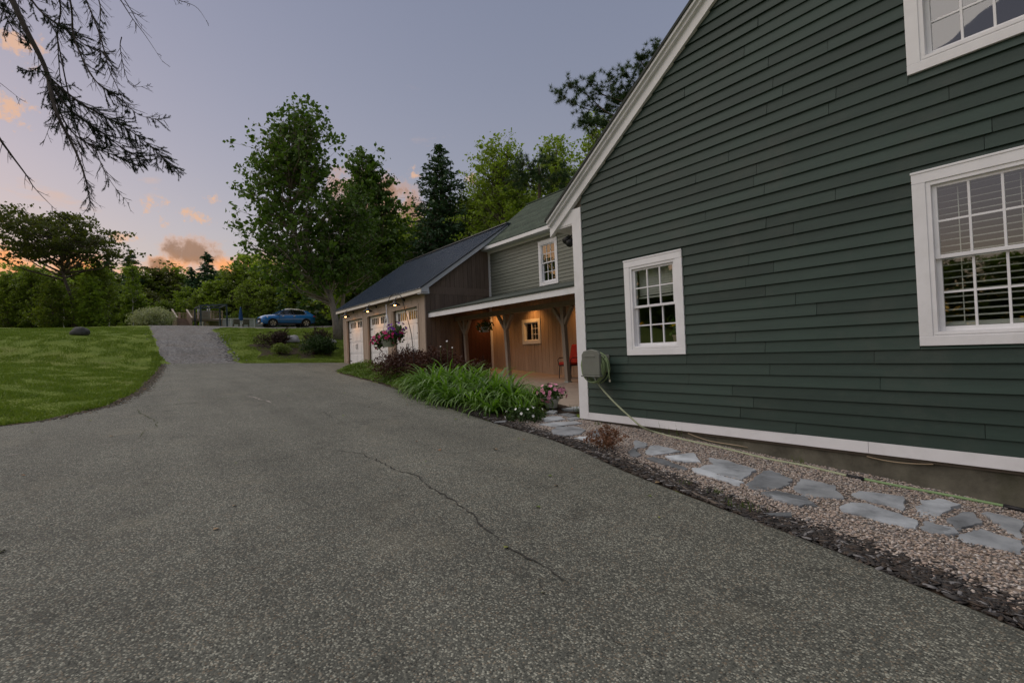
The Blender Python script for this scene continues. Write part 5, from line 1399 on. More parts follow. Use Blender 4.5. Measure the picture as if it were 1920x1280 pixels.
u0, u1 = (322-372)*PXM, (413-372)*PXM
us0, us1 = (331-372)*PXM, (354-372)*PXM
DH = 1.05
for k in range(14): dbox(u0, u1, k*.25, k*.25+.235, DH-.05, DH).build('deck_board', DECK, deck)
dbox(u0, u1, -.03, -.001, DH-.22, DH+.01).build('rim_joist', DECK, deck)
for u in (u0+.05, us1+.1, (us1+u1)/2, u1-.05):
    for v in (.05, 3.3): dbox(u-.06, u+.06, v, v+.12, -.2, DH-.05).build('deck_post', DECK, deck)
for k in range(6): dbox(us0+.1, us1-.1, -1.8+.3*k, -1.8+.3*k+.29, 0, DH*(k+1)/7).build('stair_step', DECK, deck)
for u in (us0, us1):
    MB().hexa([D(u-.05, -1.95, 0), D(u+.05, -1.95, 0), D(u+.05, 0, .0), D(u-.05, 0, .0)], [D(u-.05, -1.95, .95), D(u+.05, -1.95, .95), D(u+.05, -.02, DH+.95), D(u-.05, -.02, DH+.95)]).build('stair_side_panel', DECK, deck)
    MB().bar(D(u, -2.0, 1.0), D(u, .05, DH+1.02), .16, .07).build('stair_handrail', paint('pale_rail', (.46, .38, .32), .7), deck)
bal = None
def rail(ua, ub, v=0.):
    dbox(ua, ub, v-.05, v+.05, DH+.88, DH+.94).build('top_rail', TANR, deck); dbox(ua, ub, v-.03, v+.03, DH+.10, DH+.15).build('bottom_rail', TANR, deck)
    u = ua+.06
    while u < ub:
        dbox(u-.022, u+.022, v-.02, v+.02, DH+.15, DH+.88).build('baluster', TANR, deck); u += .155
    for u in (ua, ub): dbox(u-.05, u+.05, v-.055, v+.055, DH, DH+1.0).build('rail_post', TANR, deck)
rail(us1+.15, (365-372)*PXM); rail((394-372)*PXM, u1); rail(us0, us1, 3.3); rail(us1+.1, u1, 3.35)
dbox((376-372)*PXM, (392-372)*PXM, -.06, -.03, DH+.0, DH+.95).build('gate_panel', paint('grey_gate_wood', (.32, .28, .24), .8), deck)
for k in range(3): dbox((379-372)*PXM, (389-372)*PXM, -.075, -.061, DH+.25+.22*k, DH+.33+.22*k).build('gate_rail', DECK, deck)
lad = thing('pool_ladder', 'white arched pool ladder handrails above the deck', 'ladder', tuple(D(.75, .5, DH)))
for u in ((376-372)*PXM, (392-372)*PXM):
    MB().tube([D(u-.12, .5, DH), D(u-.10, .5, DH+1.25), D(u-.02, .5, DH+1.55), D(u+.1, .5, DH+1.35), D(u+.12, .5, DH)], .065, 6).build('handrail', WHITE, lad, smooth=True)
for w in (.25, .55): dbox((376-372)*PXM+.1, (392-372)*PXM-.1, .45, .55, DH+w, DH+w+.05).build('rung', WHITE, lad)
per = thing('pergola_frame', 'slate blue metal pergola frame standing before the deck', 'pergola', tuple(atd(395, 612, 55)))
pu = [(366-372)*PXM*.95, (375-372)*PXM*.95, (413-372)*PXM*.96, (427-372)*PXM*.95]
cors = [atd(366, 612, 56.0), atd(377, 612, 53.4), atd(426, 612, 53.6), atd(413, 612, 56.2)]
for c in cors: MB().bar((c.x, c.y, float(gz(c.x, c.y))-.1), (c.x, c.y, dz0+2.1), .15, .15, (1, 0, 0)).build('post', STEEL, per)
for a, b in zip(cors, cors[1:]+cors[:1]): MB().bar((a.x, a.y, dz0+2.15), (b.x, b.y, dz0+2.15), .12, .14).build('top_beam', STEEL, per)
for t in (.25, .5, .75):
    a, b = cors[0].lerp(cors[3], t), cors[1].lerp(cors[2], t); MB().bar((a.x, a.y, dz0+2.25), (b.x, b.y, dz0+2.25), .06, .08).build('rafter', STEEL, per)
# above-ground pool
pc = U(446, 611, 64); pz = float(gz(pc.x, pc.y))-.1
pool = thing('swimming_pool', 'round above-ground pool with pale wall and rail', 'pool', (pc.x, pc.y, pz))
NP = 20; PRD = 4.1
for k in range(NP):
    a0, a1 = 2*math.pi*k/NP, 2*math.pi*(k+1)/NP
    p, q = Vector((pc.x+PRD*math.cos(a0), pc.y+PRD*math.sin(a0), pz)), Vector((pc.x+PRD*math.cos(a1), pc.y+PRD*math.sin(a1), pz))
    MB().hexa([p, q, q*.985+Vector((pc.x, pc.y, pz))*.015, p*.985+Vector((pc.x, pc.y, pz))*.015], [v+Vector((0, 0, 1.22)) for v in (p, q, q*.985+Vector((pc.x, pc.y, pz))*.015, p*.985+Vector((pc.x, pc.y, pz))*.015)]).build('wall_panel', paint('pool_wall', (.52, .53, .53), .5, .12, 2, objvar=.05), pool)
    MB().bar(p+Vector((0, 0, 1.26)), q+Vector((0, 0, 1.26)), .2, .07).build('top_rail', WHITE, pool)
    MB().bar(p, p+Vector((0, 0, 1.24)), .14, .10, (1, 0, 0)).build('upright', WHITE, pool)
MB().lathe([(0, 1.02), (PRD*.97, 1.02)], (pc.x, pc.y, pz), 40).build('pool_water', paint('pool_water', (.05, .16, .20), .05, .1, bump=.05), pool)
# closed umbrella and two chairs by the pool
up = U(452, 611, 53); up.z = float(gz(up.x, up.y))
um = thing('patio_umbrella', 'closed blue patio umbrella beside the pool', 'umbrella', tuple(up))
MB().tube([up, up+Vector((0, 0, 2.25))], .025, 8).build('pole', WHITE, um)
MB().lathe([(.03, .75), (.24, .78), (.20, 1.1), (.15, 1.6), (.08, 2.05), (.02, 2.22)], up, 10).build('folded_canopy', paint('blue_canvas', (.02, .07, .20), .8, .15), um, smooth=False)
MB().lathe([(0, 0), (.28, 0), (.26, .08), (.05, .1)], up, 14).build('base', DARK, um)
for px, lab in ((443, 'brown patio chair left of the closed umbrella'), (461, 'brown patio chair right of the closed umbrella')):
    c = U(px, 612, 52); c.z = float(gz(c.x, c.y)); t = thing('patio_chair', lab, 'chair', tuple(c), 'patio chairs by the pool')
    WK = paint('brown_wicker', (.12, .11, .09), .8)
    MB().box(c.x-.3, c.x+.3, c.y-.3, c.y+.3, c.z+.36, c.z+.44).build('seat', WK, t, bevel=.02); MB().box(c.x-.3, c.x+.3, c.y-.33, c.y-.26, c.z+.4, c.z+.85).build('backrest', WK, t, bevel=.02)
    for sx_ in (-.26, .26):
        for sy in (-.26, .26): MB().box(c.x+sx_-.03, c.x+sx_+.03, c.y+sy-.03, c.y+sy+.03, c.z-.05, c.z+.36).build('leg', WK, t)
        MB().box(c.x+sx_-.04, c.x+sx_+.04, c.y-.28, c.y+.28, c.z+.58, c.z+.63).build('armrest', WK, t)

# ------------------------------------------------------------------ trees
BARK = paint('grey_brown_bark', (.115, .095, .078), .95, .3, 6, (3, 3, .6), .8, 18)
BARKP = paint('pale_maple_bark', (.24, .21, .18), .95, .3, 6, (3, 3, .6), .7, 18)
BIRCH = paint('birch_bark', (.50, .47, .43), .85, .3, 5, (1, 1, 3), .4, 12)
MAPLE = leafmat('maple_leaf', (.036, .076, .015), (.125, .215, .032), .30)
OAK = leafmat('oak_leaf', (.044, .058, .013), (.135, .155, .030), .4)
WOODL = leafmat('woodland_leaf', (.078, .120, .016), (.215, .280, .042), .45)
WOODB = leafmat('bright_woodland_leaf', (.110, .172, .016), (.300, .400, .050), .45)
SPRUCE = leafmat('spruce_needles', (0.021, 0.058, 0.029), (0.073, 0.142, 0.055), .15)
PINEN = leafmat('pine_needles', (0.022, 0.054, 0.022), (0.072, 0.125, 0.042), .15)

def broadleaf(seed, H, half, off=None, tb=.18, nb=90, per=120, leaf=.16, tr=.2, trunk_top=.72, blob=(.9, .9, .55), axr=(1, 0), bare=0, tsmin=.12, lobes=0.):
    """half(t): half-width in metres at relative height t; off(t): sideways shift of the crown axis along axr"""
    rng = np.random.default_rng(seed); rs = random.Random(seed); off = off or (lambda t: 0.)
    A = np.array([axr[0], axr[1], 0.])
    wood = MB()
    def axis_pt(t): return np.array([0, 0, t*H])+A*off(t)*min(1, t/.5)
    tp = [axis_pt(t)+rng.normal(0, .06, 3)*np.array([1, 1, 0])*(t > 0) for t in np.linspace(0, trunk_top, 9)]
    wood.tube([tuple(p) for p in tp], [tr*(1.35 if i == 0 else 1)*(1-.9*i/8)+.015 for i in range(9)], 8)
    LC = []
    for i in range(nb):
        t = tb+(1-tb)*(i+.5)/nb+rng.normal(0, .02); t = min(max(t, tb), .995)
        a = i*2.39996+rng.normal(0, .3); q = math.sqrt(rng.uniform(.12, 1.)); r = half(t)*q*(1+lobes*math.sin(2*a+t*11+seed))
        e = np.array([r*math.cos(a)*A[0]-r*math.sin(a)*A[1], r*math.cos(a)*A[1]+r*math.sin(a)*A[0], t*H])+A*off(t)
        ts = max(tsmin if not lobes else rng.uniform(tsmin, trunk_top*.97), min(t-.06-.35*r/H*1.4, trunk_top)); s = axis_pt(ts)
        m = s+(e-s)*.5+np.array([0, 0, -.06*np.linalg.norm(e-s)]); L = np.linalg.norm(e-s)
        m2 = s+(e-s)*.78+rng.normal(0, .06*L, 3)
        rad = .016*L+.01
        wood.tube([tuple(s), tuple(m), tuple(m2), tuple(e)], [rad, rad*.65, rad*.35, .008], 5, cap=False)
        for f, w in ((.55, .22), (.78, .34), (1., .44)):
            if f == .55 and q < .5: continue
            c = s+(e-s)*f; n = int(per*w*rng.uniform(.5, 1.4)); k = .55+.55*f*min(1., L/3)
            # a few twigs per cluster so that leaves sit on wood and gaps stay open
            tw = c+rng.normal(0, 1, (max(3, n//14), 3))*np.array(blob)*k*.62
            for q_ in tw[:4]: wood.tube([tuple(c), tuple(q_)], [.012, .005], 3, cap=False)
            pick = tw[rng.integers(len(tw), size=n)]
            LC.append(pick+rng.normal(0, 1, (n, 3))*np.array(blob)*k*.24)
    for i in range(bare):
        a = rng.uniform(0, 6.28); t = rng.uniform(tb, .9); s = axis_pt(min(t-.05, trunk_top)); r = half(t)*rng.uniform(.95, 1.2)
        e = np.array([r*math.cos(a), r*math.sin(a), t*H+.5])+A*off(t); wood.tube([tuple(s), tuple((s+e)/2+np.array([0, 0, -.2])), tuple(e)], [.03, .02, .006], 4, cap=False)
    C = np.concatenate(LC)
    return wood, leaves(C, leaf, rng, upbias=.6)
def add_tree(name, label, pos, woodmesh, crownmesh, group=None, rot=0., sc=1., cat='tree'):
    t = thing(name, label, cat, (0, 0, 0), group)
    for nm, me in (('trunk', woodmesh), ('crown', crownmesh)):
        o = bpy.data.objects.new(nm, me); COL.objects.link(o); o.parent = t
    t.location = pos; t.rotation_euler = (0, 0, rot); t.scale = sc if isinstance(sc, tuple) else (sc, sc, sc)
    return t
def meshes(wood, LV, bark, leafm):
    w = wood.mesh('trunk'); w.materials.append(bark); w.polygons.foreach_set('use_smooth', [True]*len(w.polygons)); c = qmesh('crown', LV); c.materials.append(leafm); return w, c
AXR = (AX0.x, AX0.y)
def itp(*p): a, b = tab(*p); return lambda t: float(np.interp(t, a, b))

# the big maple beyond the garage
mp = atd(634, 633, 36); mp.z = float(gz(mp.x, mp.y))-.1
k = 36/FPX
W, LV = broadleaf(61, 16.75, itp((.12, 45*k), (.25, 68*k), (.36, 88*k), (.5, 98*k), (.65, 92*k), (.77, 80*k), (.87, 62*k), (.95, 38*k), (1, 14*k)),
                  itp((0, 0), (.2, -40*k), (.35, -66*k), (.5, -80*k), (.65, -80*k), (.77, -76*k), (1, -52*k)), tb=.27, nb=190, per=72, leaf=.29, tr=.25, trunk_top=.66, blob=(.85, .85, .7), axr=AXR, bare=4)
add_tree('maple_tree', 'tall leafy maple with pale trunk behind the far end of the garage', mp, *meshes(W, LV, BARKP, MAPLE))
# second stem at its foot
p = atd(641, 628, 38); p.z = float(gz(p.x, p.y))-.1; kk = 38/FPX
W, LV = broadleaf(62, 11.0, itp((.2, 30*kk), (.5, 62*kk), (.75, 50*kk), (1, 20*kk)), itp((0, 0), (1, 30*kk)), tb=.42, nb=60, per=120, leaf=.2, tr=.19, axr=AXR)
add_tree('maple_tree', 'shorter maple with grey trunk close behind the tall maple', p, *meshes(W, LV, BARKP, MAPLE))
# maple with the orange cloud behind it
p = atd(698, 600, 45); p.z = float(gz(p.x, p.y)); kk = 45/FPX; H = atd(690, 290, 45).z-p.z
W, LV = broadleaf(63, H, itp((.3, 70*kk), (.5, 64*kk), (.62, 60*kk), (.75, 50*kk), (.88, 34*kk), (1, 12*kk)), itp((0, 0), (.6, 8*kk), (1, -8*kk)), tb=.25, nb=120, per=90, leaf=.33, tr=.3, axr=AXR, bare=5)
add_tree('maple_tree', 'broad maple with sunset cloud showing through right of the tall maple', p, *meshes(W, LV, BARK, MAPLE))

def conifer(seed, H, halfw, tb=.08, whorls=30, per=9, spray=.26, tr=.2, droop=.25, dens=24, keep=None):
    rng = np.random.default_rng(seed); wood = MB(); wood.tube([(0, 0, 0), (0, 0, H*.5), (0, 0, H)], [tr, tr*.55, .01], 7)
    C, Dv = [], []
    for w in range(whorls):
        t0 = tb+(1-tb)*(w+rng.uniform(0, .6))/whorls
        for b in range(per):
            t = min(.99, t0+rng.uniform(-.8, .8)*(1-tb)/whorls); L0 = halfw*(1-t)**.78+.22
            a = 2*math.pi*(b+rng.uniform(-.35, .35))/per+w*.7; L = L0*rng.uniform(.6, 1.15)
            if keep and not keep(a, t): continue
            d = np.array([math.cos(a), math.sin(a), 0.]); s = np.array([0, 0, t*H])
            up = .55*(t-.35)
            pts = [s+d*L*f+np.array([0, 0, L*(up*f-droop*f*f+.10*max(0, f-.7))]) for f in (0, .35, .7, 1.)]
            wood.tube([tuple(q) for q in pts], [.02*L+.006, .012*L+.005, .006*L+.003, .003], 4, cap=False)
            n = max(4, int(dens*L/halfw*1.6)); f = rng.uniform(.12, 1.02, n)
            P = s+d*L*f[:, None]+np.stack([0*f, 0*f, L*(up*f-droop*f*f)], 1)
            side = np.array([-d[1], d[0], 0.]); o = rng.normal(0, 1, n)*.16*L*(1.15-f*.8)
            P = P+side*o[:, None]+np.stack([0*f, 0*f, rng.normal(-.04, .07, n)*L*.5], 1)
            C.append(P); Dv.append(np.repeat(d[None], n, 0)+side*np.sign(o)[:, None]*.8+np.array([0, 0, -.35]))
    C = np.concatenate(C); Dv = np.concatenate(Dv)
    return wood, leaves(C, spray, rng, upbias=.7, aspect=.36, dirs=Dv*2.)
p = atd(833, 560, 50); p.z = float(gz(p.x, p.y)); H = atd(833, 268, 50).z-p.z
W, LV = conifer(71, H, 6.3, whorls=40, per=11, spray=.42, droop=.08, dens=44)
SPR = meshes(W, LV, BARK, SPRUCE)
add_tree('spruce_tree', 'pointed dark spruce rising behind the garage roof', p, *SPR)

# white pine behind the green house roof
def tufts(C, n, L, rng):
    out_ = []
    for c in C:
        d = unit(rng.standard_normal((n, 3))+np.array([0, 0, .35])); s = unit(np.cross(d, rng.standard_normal((n, 3))))*.010*L/.22
        l = L*rng.uniform(.7, 1.15, (n, 1)); out_.append(np.stack([c-s, c+s, c+d*l], 1))
    return np.concatenate(out_)
pb_ = atd(1275, 500, 33); pb_.z = float(gz(pb_.x, pb_.y)); rng = np.random.default_rng(81)
pine = thing('pine_tree', 'white pine with needle tufts leaning out above the green house roof', 'tree', tuple(pb_))
wood = MB(); TC = []
trunk = [pb_, atd(1270, 330, 33), atd(1268, 250, 33), atd(1266, 190, 33), atd(1264, 130, 33)]
wood.tube(trunk, [.32, .26, .19, .12, .04], 8)
limbs = [[(1266, 262), (1165, 223), (1130, 205), (1100, 177), (1066, 160)], [(1266, 262), (1165, 223), (1145, 214), (1092, 202), (1055, 178)], [(1266, 250), (1180, 205), (1150, 185), (1143, 140)],
         [(1266, 250), (1190, 200), (1125, 175), (1100, 148)], [(1266, 280), (1170, 235), (1120, 225), (1100, 240)], [(1266, 290), (1180, 245), (1130, 240), (1095, 228)],
         [(1264, 230), (1215, 180), (1185, 150), (1172, 135)], [(1264, 200), (1230, 155), (1205, 120), (1200, 110)], [(1264, 180), (1240, 140), (1230, 110), (1228, 96)], [(1264, 230), (1225, 190), (1190, 178), (1168, 165)],
         [(1264, 210), (1220, 160), (1200, 140)], [(1264, 150), (1290, 130), (1330, 120)], [(1264, 200), (1310, 160), (1350, 150)], [(1264, 240), (1205, 215), (1160, 200)], [(1264, 230), (1200, 170), (1165, 185)]]
for i, l in enumerate(limbs):
    dd = 33+rng.uniform(-1.2, 1.2); P = [atd(l[0][0], l[0][1], 33)]+[atd(px, py, 33+(dd-33)*(j+1)/len(l)) for j, (px, py) in enumerate(l[1:])]
    sp = spline(P, 4); wood.tube(sp, [max(.012, .085*(1-j/len(sp))) for j in range(len(sp))], 5, cap=False)
    for j in range(len(sp)//2, len(sp)):
        for q in range(3 if j < len(sp)-2 else 5):
            e = sp[j]+Vector(rng.normal(0, 1, 3)*np.array([.42, .42, .32])); wood.tube([sp[j], e], [.012, .006], 3, cap=False); TC += [np.array(e), np.array(sp[j].lerp(e, .6))]
wood.build('trunk', BARK, pine, smooth=True, recalc=False)
quads('crown', tufts(TC, 46, .30, rng), PINEN, pine)

# trees behind the wing
def place_broad(seed, px, top, depth, wpx, leafm, label, base_py=600, tb=.2, nb=110, per=130, leaf=.2, bark=BARK, name='leafy_tree', group=None):
    p = atd(px, base_py, depth); p.z = float(gz(p.x, p.y))-.1; H = atd(px, top, depth).z-p.z; kk = depth/FPX*wpx
    W, LV = broadleaf(seed, H, itp((.1, .6*kk), (.3, .95*kk), (.55, 1.0*kk), (.75, .85*kk), (.9, .55*kk), (1, .2*kk)), None, tb=tb, nb=nb, per=per, leaf=leaf, tr=.02*H, axr=AXR)
    return add_tree(name, label, p, *meshes(W, LV, bark, leafm), group=group)
place_broad(91, 950, 262, 46, 88, WOODB, 'bright green leafy tree behind the valley of the wing roof', leaf=.24, nb=130)
place_broad(92, 1050, 262, 44, 72, WOODB, 'bright green leafy tree behind the ridge of the wing', leaf=.24, nb=120)
place_broad(93, 1135, 218, 40, 42, WOODB, 'light green leafy tree peeking over the white rake board', leaf=.2, nb=80)
place_broad(94, 905, 345, 52, 60, WOODL, 'leafy tree between the spruce and the wing roof', leaf=.24, nb=90)
p = atd(1000, 600, 37); p.z = float(gz(p.x, p.y)); rng = np.random.default_rng(95)
sp_ = thing('pine_tree', 'small dark pine in front of the bright trees over the wing roof', 'tree', tuple(p)); wood = MB(); TC = []
wood.tube([p, atd(1012, 345, 37), atd(1010, 300, 37)], [.2, .12, .02], 6)
for l in ([(1012, 350), (985, 330), (968, 318)], [(1012, 345), (1000, 322), (985, 308)], [(1012, 352), (1035, 332), (1060, 325)], [(1012, 340), (1015, 315), (1020, 300)], [(1012, 352), (980, 345), (960, 338)], [(1012, 350), (1040, 345), (1065, 345)]):
    sp2 = spline([atd(px, py, 37+rng.uniform(-.5, .5)) for px, py in l], 4); wood.tube(sp2, .02, 4, cap=False)
    for j in range(2, len(sp2)):
        for q in range(5): e = sp2[j]+Vector(rng.normal(0, .42, 3)); TC.append(np.array(e)); wood.tube([sp2[j], e], .006, 3, cap=False)
wood.build('trunk', BARK, sp_, recalc=False); quads('crown', tufts(TC, 50, .34, rng), PINEN, sp_)

# the flat-topped oak at the left edge of the lawn
p = atd(140, 613, 54); p.z = float(gz(p.x, p.y))-.1; kk = 54/FPX; H = atd(120, 402, 54).z-p.z
W, LV = broadleaf(101, H, itp((.55, 70*kk), (.66, 108*kk), (.78, 116*kk), (.88, 98*kk), (.95, 74*kk), (1, 45*kk)), itp((0, 0), (.5, -18*kk), (.8, -26*kk), (1, -40*kk)), tb=.63, nb=78, per=140, leaf=.29, tr=.22, trunk_top=.84, blob=(1.35, 1.35, .34), axr=AXR, tsmin=.40, lobes=.22)
oak = add_tree('oak_tree', 'wide flat-topped oak standing over the left lawn', p, *meshes(W, LV, BARK, OAK))

# the wood behind: shared meshes, single trees
VAR = []
for s, (hw, tb, lm) in enumerate(((3.2, .10, WOODL), (2.7, .08, WOODB), (3.6, .12, WOODL), (2.4, .06, WOODB), (3.0, .10, OAK))):
    W, LV = broadleaf(200+s, 10., itp((.05, .6*hw), (.25, .95*hw), (.5, hw), (.75, .85*hw), (.92, .5*hw), (1, .2*hw)), None, tb=tb, nb=84, per=88, leaf=.31, tr=.16, blob=(.9, .9, .6))
    VAR.append(meshes(W, LV, BARK, lm))
CON = []
for s in range(2):
    W, LV = conifer(230+s, 10., 2.0+.5*s, whorls=26, per=8, spray=.42, dens=24); CON.append(meshes(W, LV, BARK, SPRUCE))
W, LV = broadleaf(240, 10., itp((.2, .9), (.6, 1.3), (1, .3)), None, tb=.55, nb=40, per=60, leaf=.25, tr=.09, trunk_top=.9); BIR = meshes(W, LV, BIRCH, WOODB)
def wood_tree(px, top, depth, v, lab, group, sx=1., name='woodland_tree', base_py=613):
    p = atd(px, base_py, depth); p.z = float(gz(p.x, p.y))-.1; H = max(2., atd(px, top, depth).z-p.z); s = H/10.
    add_tree(name, lab, p, *v, group=group, rot=rs.uniform(0, 6.28), sc=(s*sx, s*sx, s))
rs = random.Random(55)
for px, top, d_ in ((60, 505, 58), (185, 498, 57), (100, 532, 52.5), (15, 515, 58), (168, 520, 53.5)): wood_tree(px, top, d_, VAR[px % 5], 'leafy tree close around the trunk of the flat-topped oak, %s from the left' % ORD[sorted((60, 185, 100, 15, 168)).index(px)], 'trees around the oak', rs.uniform(.85, 1.15))
LG = 'trees of the wood behind the left lawn'
RG = 'trees of the wood behind the car and garage'
L1, L2, L3 = 'leafy tree in the dense wood behind the lawn and deck', 'dark pointed conifer in the wood behind the deck', 'slender pale-stemmed birch at the edge of the left wood'
for i, px in enumerate(range(-150, 470, 31)):                       # front row
    wood_tree(px+rs.uniform(-9, 9), 545+rs.uniform(-22, 22), 72+rs.uniform(-3, 3), VAR[i % 5], L1, LG, rs.uniform(1.1, 1.5))
for i, px in enumerate(range(-160, 470, 34)):                       # back row
    wood_tree(px+rs.uniform(-10, 10), 517+rs.uniform(-18, 14), 86+rs.uniform(-4, 4), VAR[(i*2+1) % 5], L1, LG, rs.uniform(1.1, 1.5))
for px, top, d_, v in ((247, 468, 80, 0), (392, 472, 80, 1), (205, 478, 84, 1), (362, 500, 78, 1)):
    wood_tree(px, top, d_, CON[v], 'dark pointed conifer in the wood behind the deck, %s from the left' % ORD[sorted((247, 392, 205, 362)).index(px)], 'conifers in the wood behind the deck', 1.1, 'woodland_conifer')
for px, top, d_ in ((48, 500, 66), (120, 520, 67), (250, 500, 68), (205, 510, 67), (8, 520, 66)):
    wood_tree(px, top, d_, BIR, 'slender pale-stemmed birch at the left wood edge, %s from the left' % ORD[sorted((48, 120, 250, 205, 8)).index(px)], 'birches at the edge of the left wood', 1., 'birch_tree')
for i, (px, top, d_) in enumerate(((455, 500, 72), (480, 478, 76), (512, 488, 70), (540, 495, 74), (470, 530, 66), (505, 540, 64), (575, 500, 66), (610, 470, 62), (655, 440, 56), (690, 430, 60), (735, 405, 62), (780, 410, 58), (760, 440, 52), (820, 430, 54), (865, 390, 60), (895, 400, 56), (715, 460, 52), (660, 480, 50), (930, 380, 58), (560, 540, 62), (975, 340, 60), (620, 500, 58), (600, 530, 60), (640, 520, 56))):
    wood_tree(px, top, d_, VAR[(i*3) % 5], 'leafy tree in the wood behind the blue car and the garage', RG, rs.uniform(1., 1.4))
for px, top, d_ in ((548, 478, 62), (590, 500, 58), (680, 470, 50), (620, 520, 54), (800, 450, 50)):
    wood_tree(px, top, d_, CON[px % 2], 'dark conifer behind the blue car and maples, %s from the left' % ORD[sorted((548, 590, 680, 620, 800)).index(px)], 'conifers behind the car', 1.25, 'woodland_conifer')
# undergrowth that closes the wood
rng = np.random.default_rng(300)
n = 30000; pxs = rng.uniform(-170, 700, n); dep = rng.uniform(68, 100, n)
D_ = np.array([[v for v in (_r*((q-960)/FPX)+_f)] for q in pxs])
Q = D_*dep[:, None]; zz_ = gz(Q[:, 0], Q[:, 1]); C = np.stack([Q[:, 0], Q[:, 1], zz_+rng.random(n)**1.3*(2.2+1.2*np.sin(pxs*.05)+1.0*np.sin(pxs*.13))], 1)
tag(quads('undergrowth', leaves(C, .55, rng), WOODL), 'dense undergrowth filling the wood behind the lawn', 'undergrowth', kind='stuff')
n = 9000; dep = rng.uniform(52, 75, n); pxs = rng.uniform(560, 1000, n)
D_ = np.array([[v for v in (_r*((q-960)/FPX)+_f)] for q in pxs]); Q = D_*dep[:, None]; C = np.stack([Q[:, 0], Q[:, 1], gz(Q[:, 0], Q[:, 1])+rng.random(n)*3.], 1)
tag(quads('undergrowth', leaves(C, .5, rng), DKGREEN), 'dark undergrowth behind the car and garage', 'undergrowth', kind='stuff')
# dead bare limb leaning in the left wood
mb = MB(); a = atd(143, 608, 60); a.z = float(gz(a.x, a.y)); mb.tube(spline([a+Vector((0, 0, 1.0)), atd(155, 585, 60), atd(172, 568, 60), atd(175, 558, 60)], 4), [.06]*5+[.04]*4+[.02]*4, 5)
mb.tube([atd(158, 582, 60), atd(170, 578, 60)], .03, 4); tag(mb.build('dead_branch', BIRCH), 'pale dead bough leaning by the oak trunk', 'branch')
# trees across the road behind the camera, mirrored in the window panes
for i, (x, y, h) in enumerate(((-44, -4, 7.6), (-46, 5, 8.2), (-43, 12, 7.4), (-48, 19, 8.2), (-45, 27, 7.8), (-44, 36, 8.), (-47, -13, 7.8), (-45, 0.5, 7.4), (-44, 8.5, 7.8), (-46, 45, 9.))):
    add_tree('roadside_tree', 'leafy tree across the road mirrored in the window panes', (x, y, float(gz(x, y))-.2), *VAR[i % 5], group='trees across the road', rot=i*1.3, sc=(h/10*1.5, h/10*1.5, h/10))

for i, (x, y, h) in enumerate(((-17, 62, 10.), (-24, 58, 10.5), (-30, 52, 9.5), (-35, 47, 10.), (-40, 40, 9.5), (-20, 68, 11.), (-28, 62, 10.), (-37, 54, 10.), (-43, 47, 10.5), (-47, 33, 9.), (-48, 24, 9.))):
    add_tree('woodland_tree', 'leafy tree of the wood left of the view, mirrored in the window panes', (x, y, float(gz(x, y))-.2), *VAR[(i*2) % 5], group='trees of the wood left of the view', rot=i*1.7, sc=(h/10*1.4, h/10*1.4, h/10))
# ------------------------------------------------------------------ drooping spruce boughs at the upper left
tb_ = Vector((-5.6, 8.6, float(gz(-5.6, 8.6))-.1))
spr = thing('old_spruce', 'spruce with dead twigs drooping into the upper left of the view', 'tree', tuple(tb_))
rng = np.random.default_rng(400)
W, LV = conifer(401, 15., 2.6, tb=.42, whorls=16, per=8, spray=.2, tr=.24, dens=40, keep=lambda a, t: math.cos(a-math.atan2(-.5, .85)) < .2)
wood = W; wood.v = [(x+tb_.x, y+tb_.y, z+tb_.z) for x, y, z in wood.v]
crown = [LV+np.array(tb_)]
NEED = []
def needles(a, b, n, L=.017, w=.0016):
    a, b = np.array(a), np.array(b); f = rng.random((n, 1)); c = a+(b-a)*f; d0 = unit((b-a)[None])
    d = unit(rng.standard_normal((n, 3))+d0*.9); s = unit(np.cross(d, rng.standard_normal((n, 3))))*w
    NEED.append(np.stack([c-s, c+s, c+d*L*rng.uniform(.7, 1.2, (n, 1))], 1))
def bough(pts, r0, r1, dep, needle=0., side=1., sl=50, down=.6, start=.1):
    P = [atd(px, py, dep+dd) for (px, py), dd in zip(pts, np.cumsum(rng.normal(0, .07, len(pts))))]
    sp = spline(P, 6); n = len(sp); wood.tube(sp, [r0+(r1-r0)*i/(n-1) for i in range(n)], 6, cap=False)
    tot = sum((b-a).length for a, b in zip(sp, sp[1:])); m = int(tot*34*side)
    for i in range(m):
        f = rng.uniform(start, 1.); j = min(n-2, int(f*(n-1))); s = sp[j].lerp(sp[j+1], rng.random()); d = (sp[j+1]-sp[j]).normalized()
        lat = Vector(rng.normal(0, 1, 3)); lat = (lat-d*lat.dot(d)).normalized(); L = sl*dep/FPX*rng.uniform(.25, 1.)*(1.1-.5*f)
        dr = (d*.75+lat*.65+Vector((0, 0, -down*rng.random()))).normalized(); e = s+dr*L; mid = s.lerp(e, .5)+Vector(rng.normal(0, .02*L, 3))
        wood.tube([s, mid, e], [.0032, .0022, .0011], 4, cap=False)
        tips = [(s, mid), (mid, e)]
        for q in range(rng.integers(1, 4)):
            b0 = s.lerp(e, rng.uniform(.3, .9)); d2 = (dr+Vector(rng.normal(0, .55, 3))).normalized(); e2 = b0+d2*L*rng.uniform(.2, .5); wood.tube([b0, e2], [.0020, .0009], 3, cap=False); tips.append((b0, e2))
        if rng.random() < needle:
            for a, b in tips: needles(a, b, int(26+(b-a).length*900))
    return sp
DP = 5.2
base_ = [(-420, -330), (-230, -300), (-60, -190), (5, -50)]
bough(base_+[(23, 0), (49, 56), (85, 128), (98, 184), (111, 223), (141, 282), (161, 338), (170, 387)], .040, .003, DP, .25, .5, 45, start=.35)
bough([(85, 128), (98, 150), (157, 197), (230, 236), (279, 272), (318, 308)], .012, .002, DP, .97, 1.9, 62, .3)
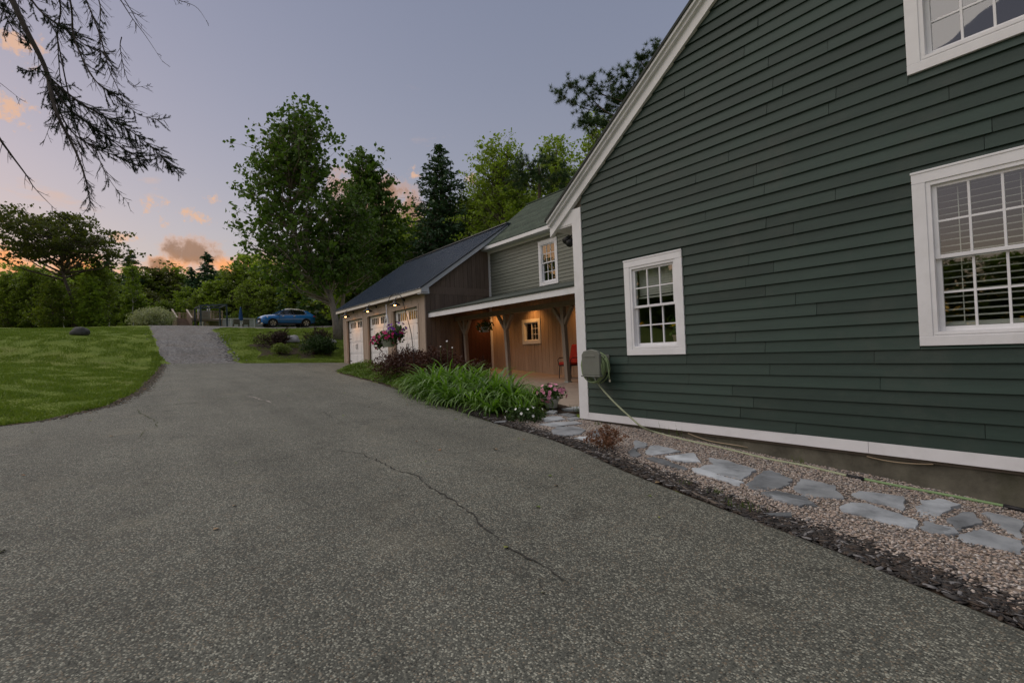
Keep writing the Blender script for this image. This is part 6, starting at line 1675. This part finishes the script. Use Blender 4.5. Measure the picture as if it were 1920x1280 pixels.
bough([(92, 150), (130, 205), (185, 245), (240, 285), (270, 300)], .010, .002, DP-.1, .95, 1.7, 55, .3)
bough([(98, 170), (125, 235), (165, 270), (215, 292), (262, 312)], .009, .002, DP+.1, .7, 1.3, 50, .3)
bough([(-40, -120), (30, -40), (75, 20), (118, 52), (160, 85), (195, 100)], .014, .003, DP, .8, 1.3, 55, .5)
bough([(60, -60), (111, 0), (108, 66), (113, 148), (120, 180)], .010, .002, DP+.2, .55, 1.2, 45)
bough([(100, -60), (131, 0), (138, 66), (157, 115), (184, 157), (223, 184), (262, 216), (308, 226)], .011, .0015, DP-.2, .30, 1.0, 48)
bough([(130, -60), (161, 0), (187, 66), (203, 125), (223, 170), (240, 215)], .009, .0015, DP+.1, .2, .9, 45)
bough([(140, -50), (185, 0), (186, 66), (190, 110)], .008, .0015, DP+.3, .3, .9, 40)
bough([(195, -50), (226, 0), (249, 36), (272, 66), (305, 116)], .007, .0012, DP, 0., .22, 60, .2)
bough([(205, -40), (240, 10), (262, 48), (285, 72)], .006, .0012, DP+.1, 0., .2, 40, .2)
bough([(228, 70), (226, 95), (243, 157), (279, 161)], .005, .001, DP-.1, 0., .9, 36)
bough([(105, 60), (144, 243), (170, 262), (193, 315), (213, 348), (243, 384)], .007, .001, DP, .05, .7, 40)
bough([(120, 240), (152, 290), (158, 340), (178, 402)], .005, .001, DP+.1, 0., .8, 36)
bough([(-90, 110), (-10, 245), (20, 289), (49, 328), (66, 354), (103, 392)], .012, .0015, DP-.4, 0., .25, 40, .2)
bough([(-90, 90), (-15, 150), (0, 156), (39, 187)], .006, .0012, DP, 0., .2, 30)
bough([(270, -60), (320, -10), (334, 0), (367, 13), (387, 39)], .006, .001, DP, 0., .3, 24)
bough([(102, 213), (92, 240), (79, 275)], .004, .001, DP, 0., .5, 26)
bough([(60, 95), (40, 60), (20, 30), (5, 5)], .006, .002, DP, .7, 1.4, 40)
bough([(80, 120), (62, 132), (38, 132)], .005, .002, DP-.1, .9, 1.8, 26)
bough([(88, 140), (95, 165), (100, 200)], .005, .002, DP-.1, .9, 1.6, 30)
bough([(-60, -60), (0, 5), (15, 40), (40, 75)], .007, .002, DP+.2, .3, .8, 40)
wood.build('trunk', paint('dark_spruce_bark', (.055, .045, .038), .95, .3, 8, bump=.5), spr, recalc=False)
quads('needles', np.concatenate(NEED), leafmat('near_spruce_needles', (.012, .024, .012), (.030, .050, .020), .15), spr)
quads('crown', np.concatenate(crown), SPRUCE, spr)

for o in bpy.data.objects:
    if '_o' in o: del o['_o']
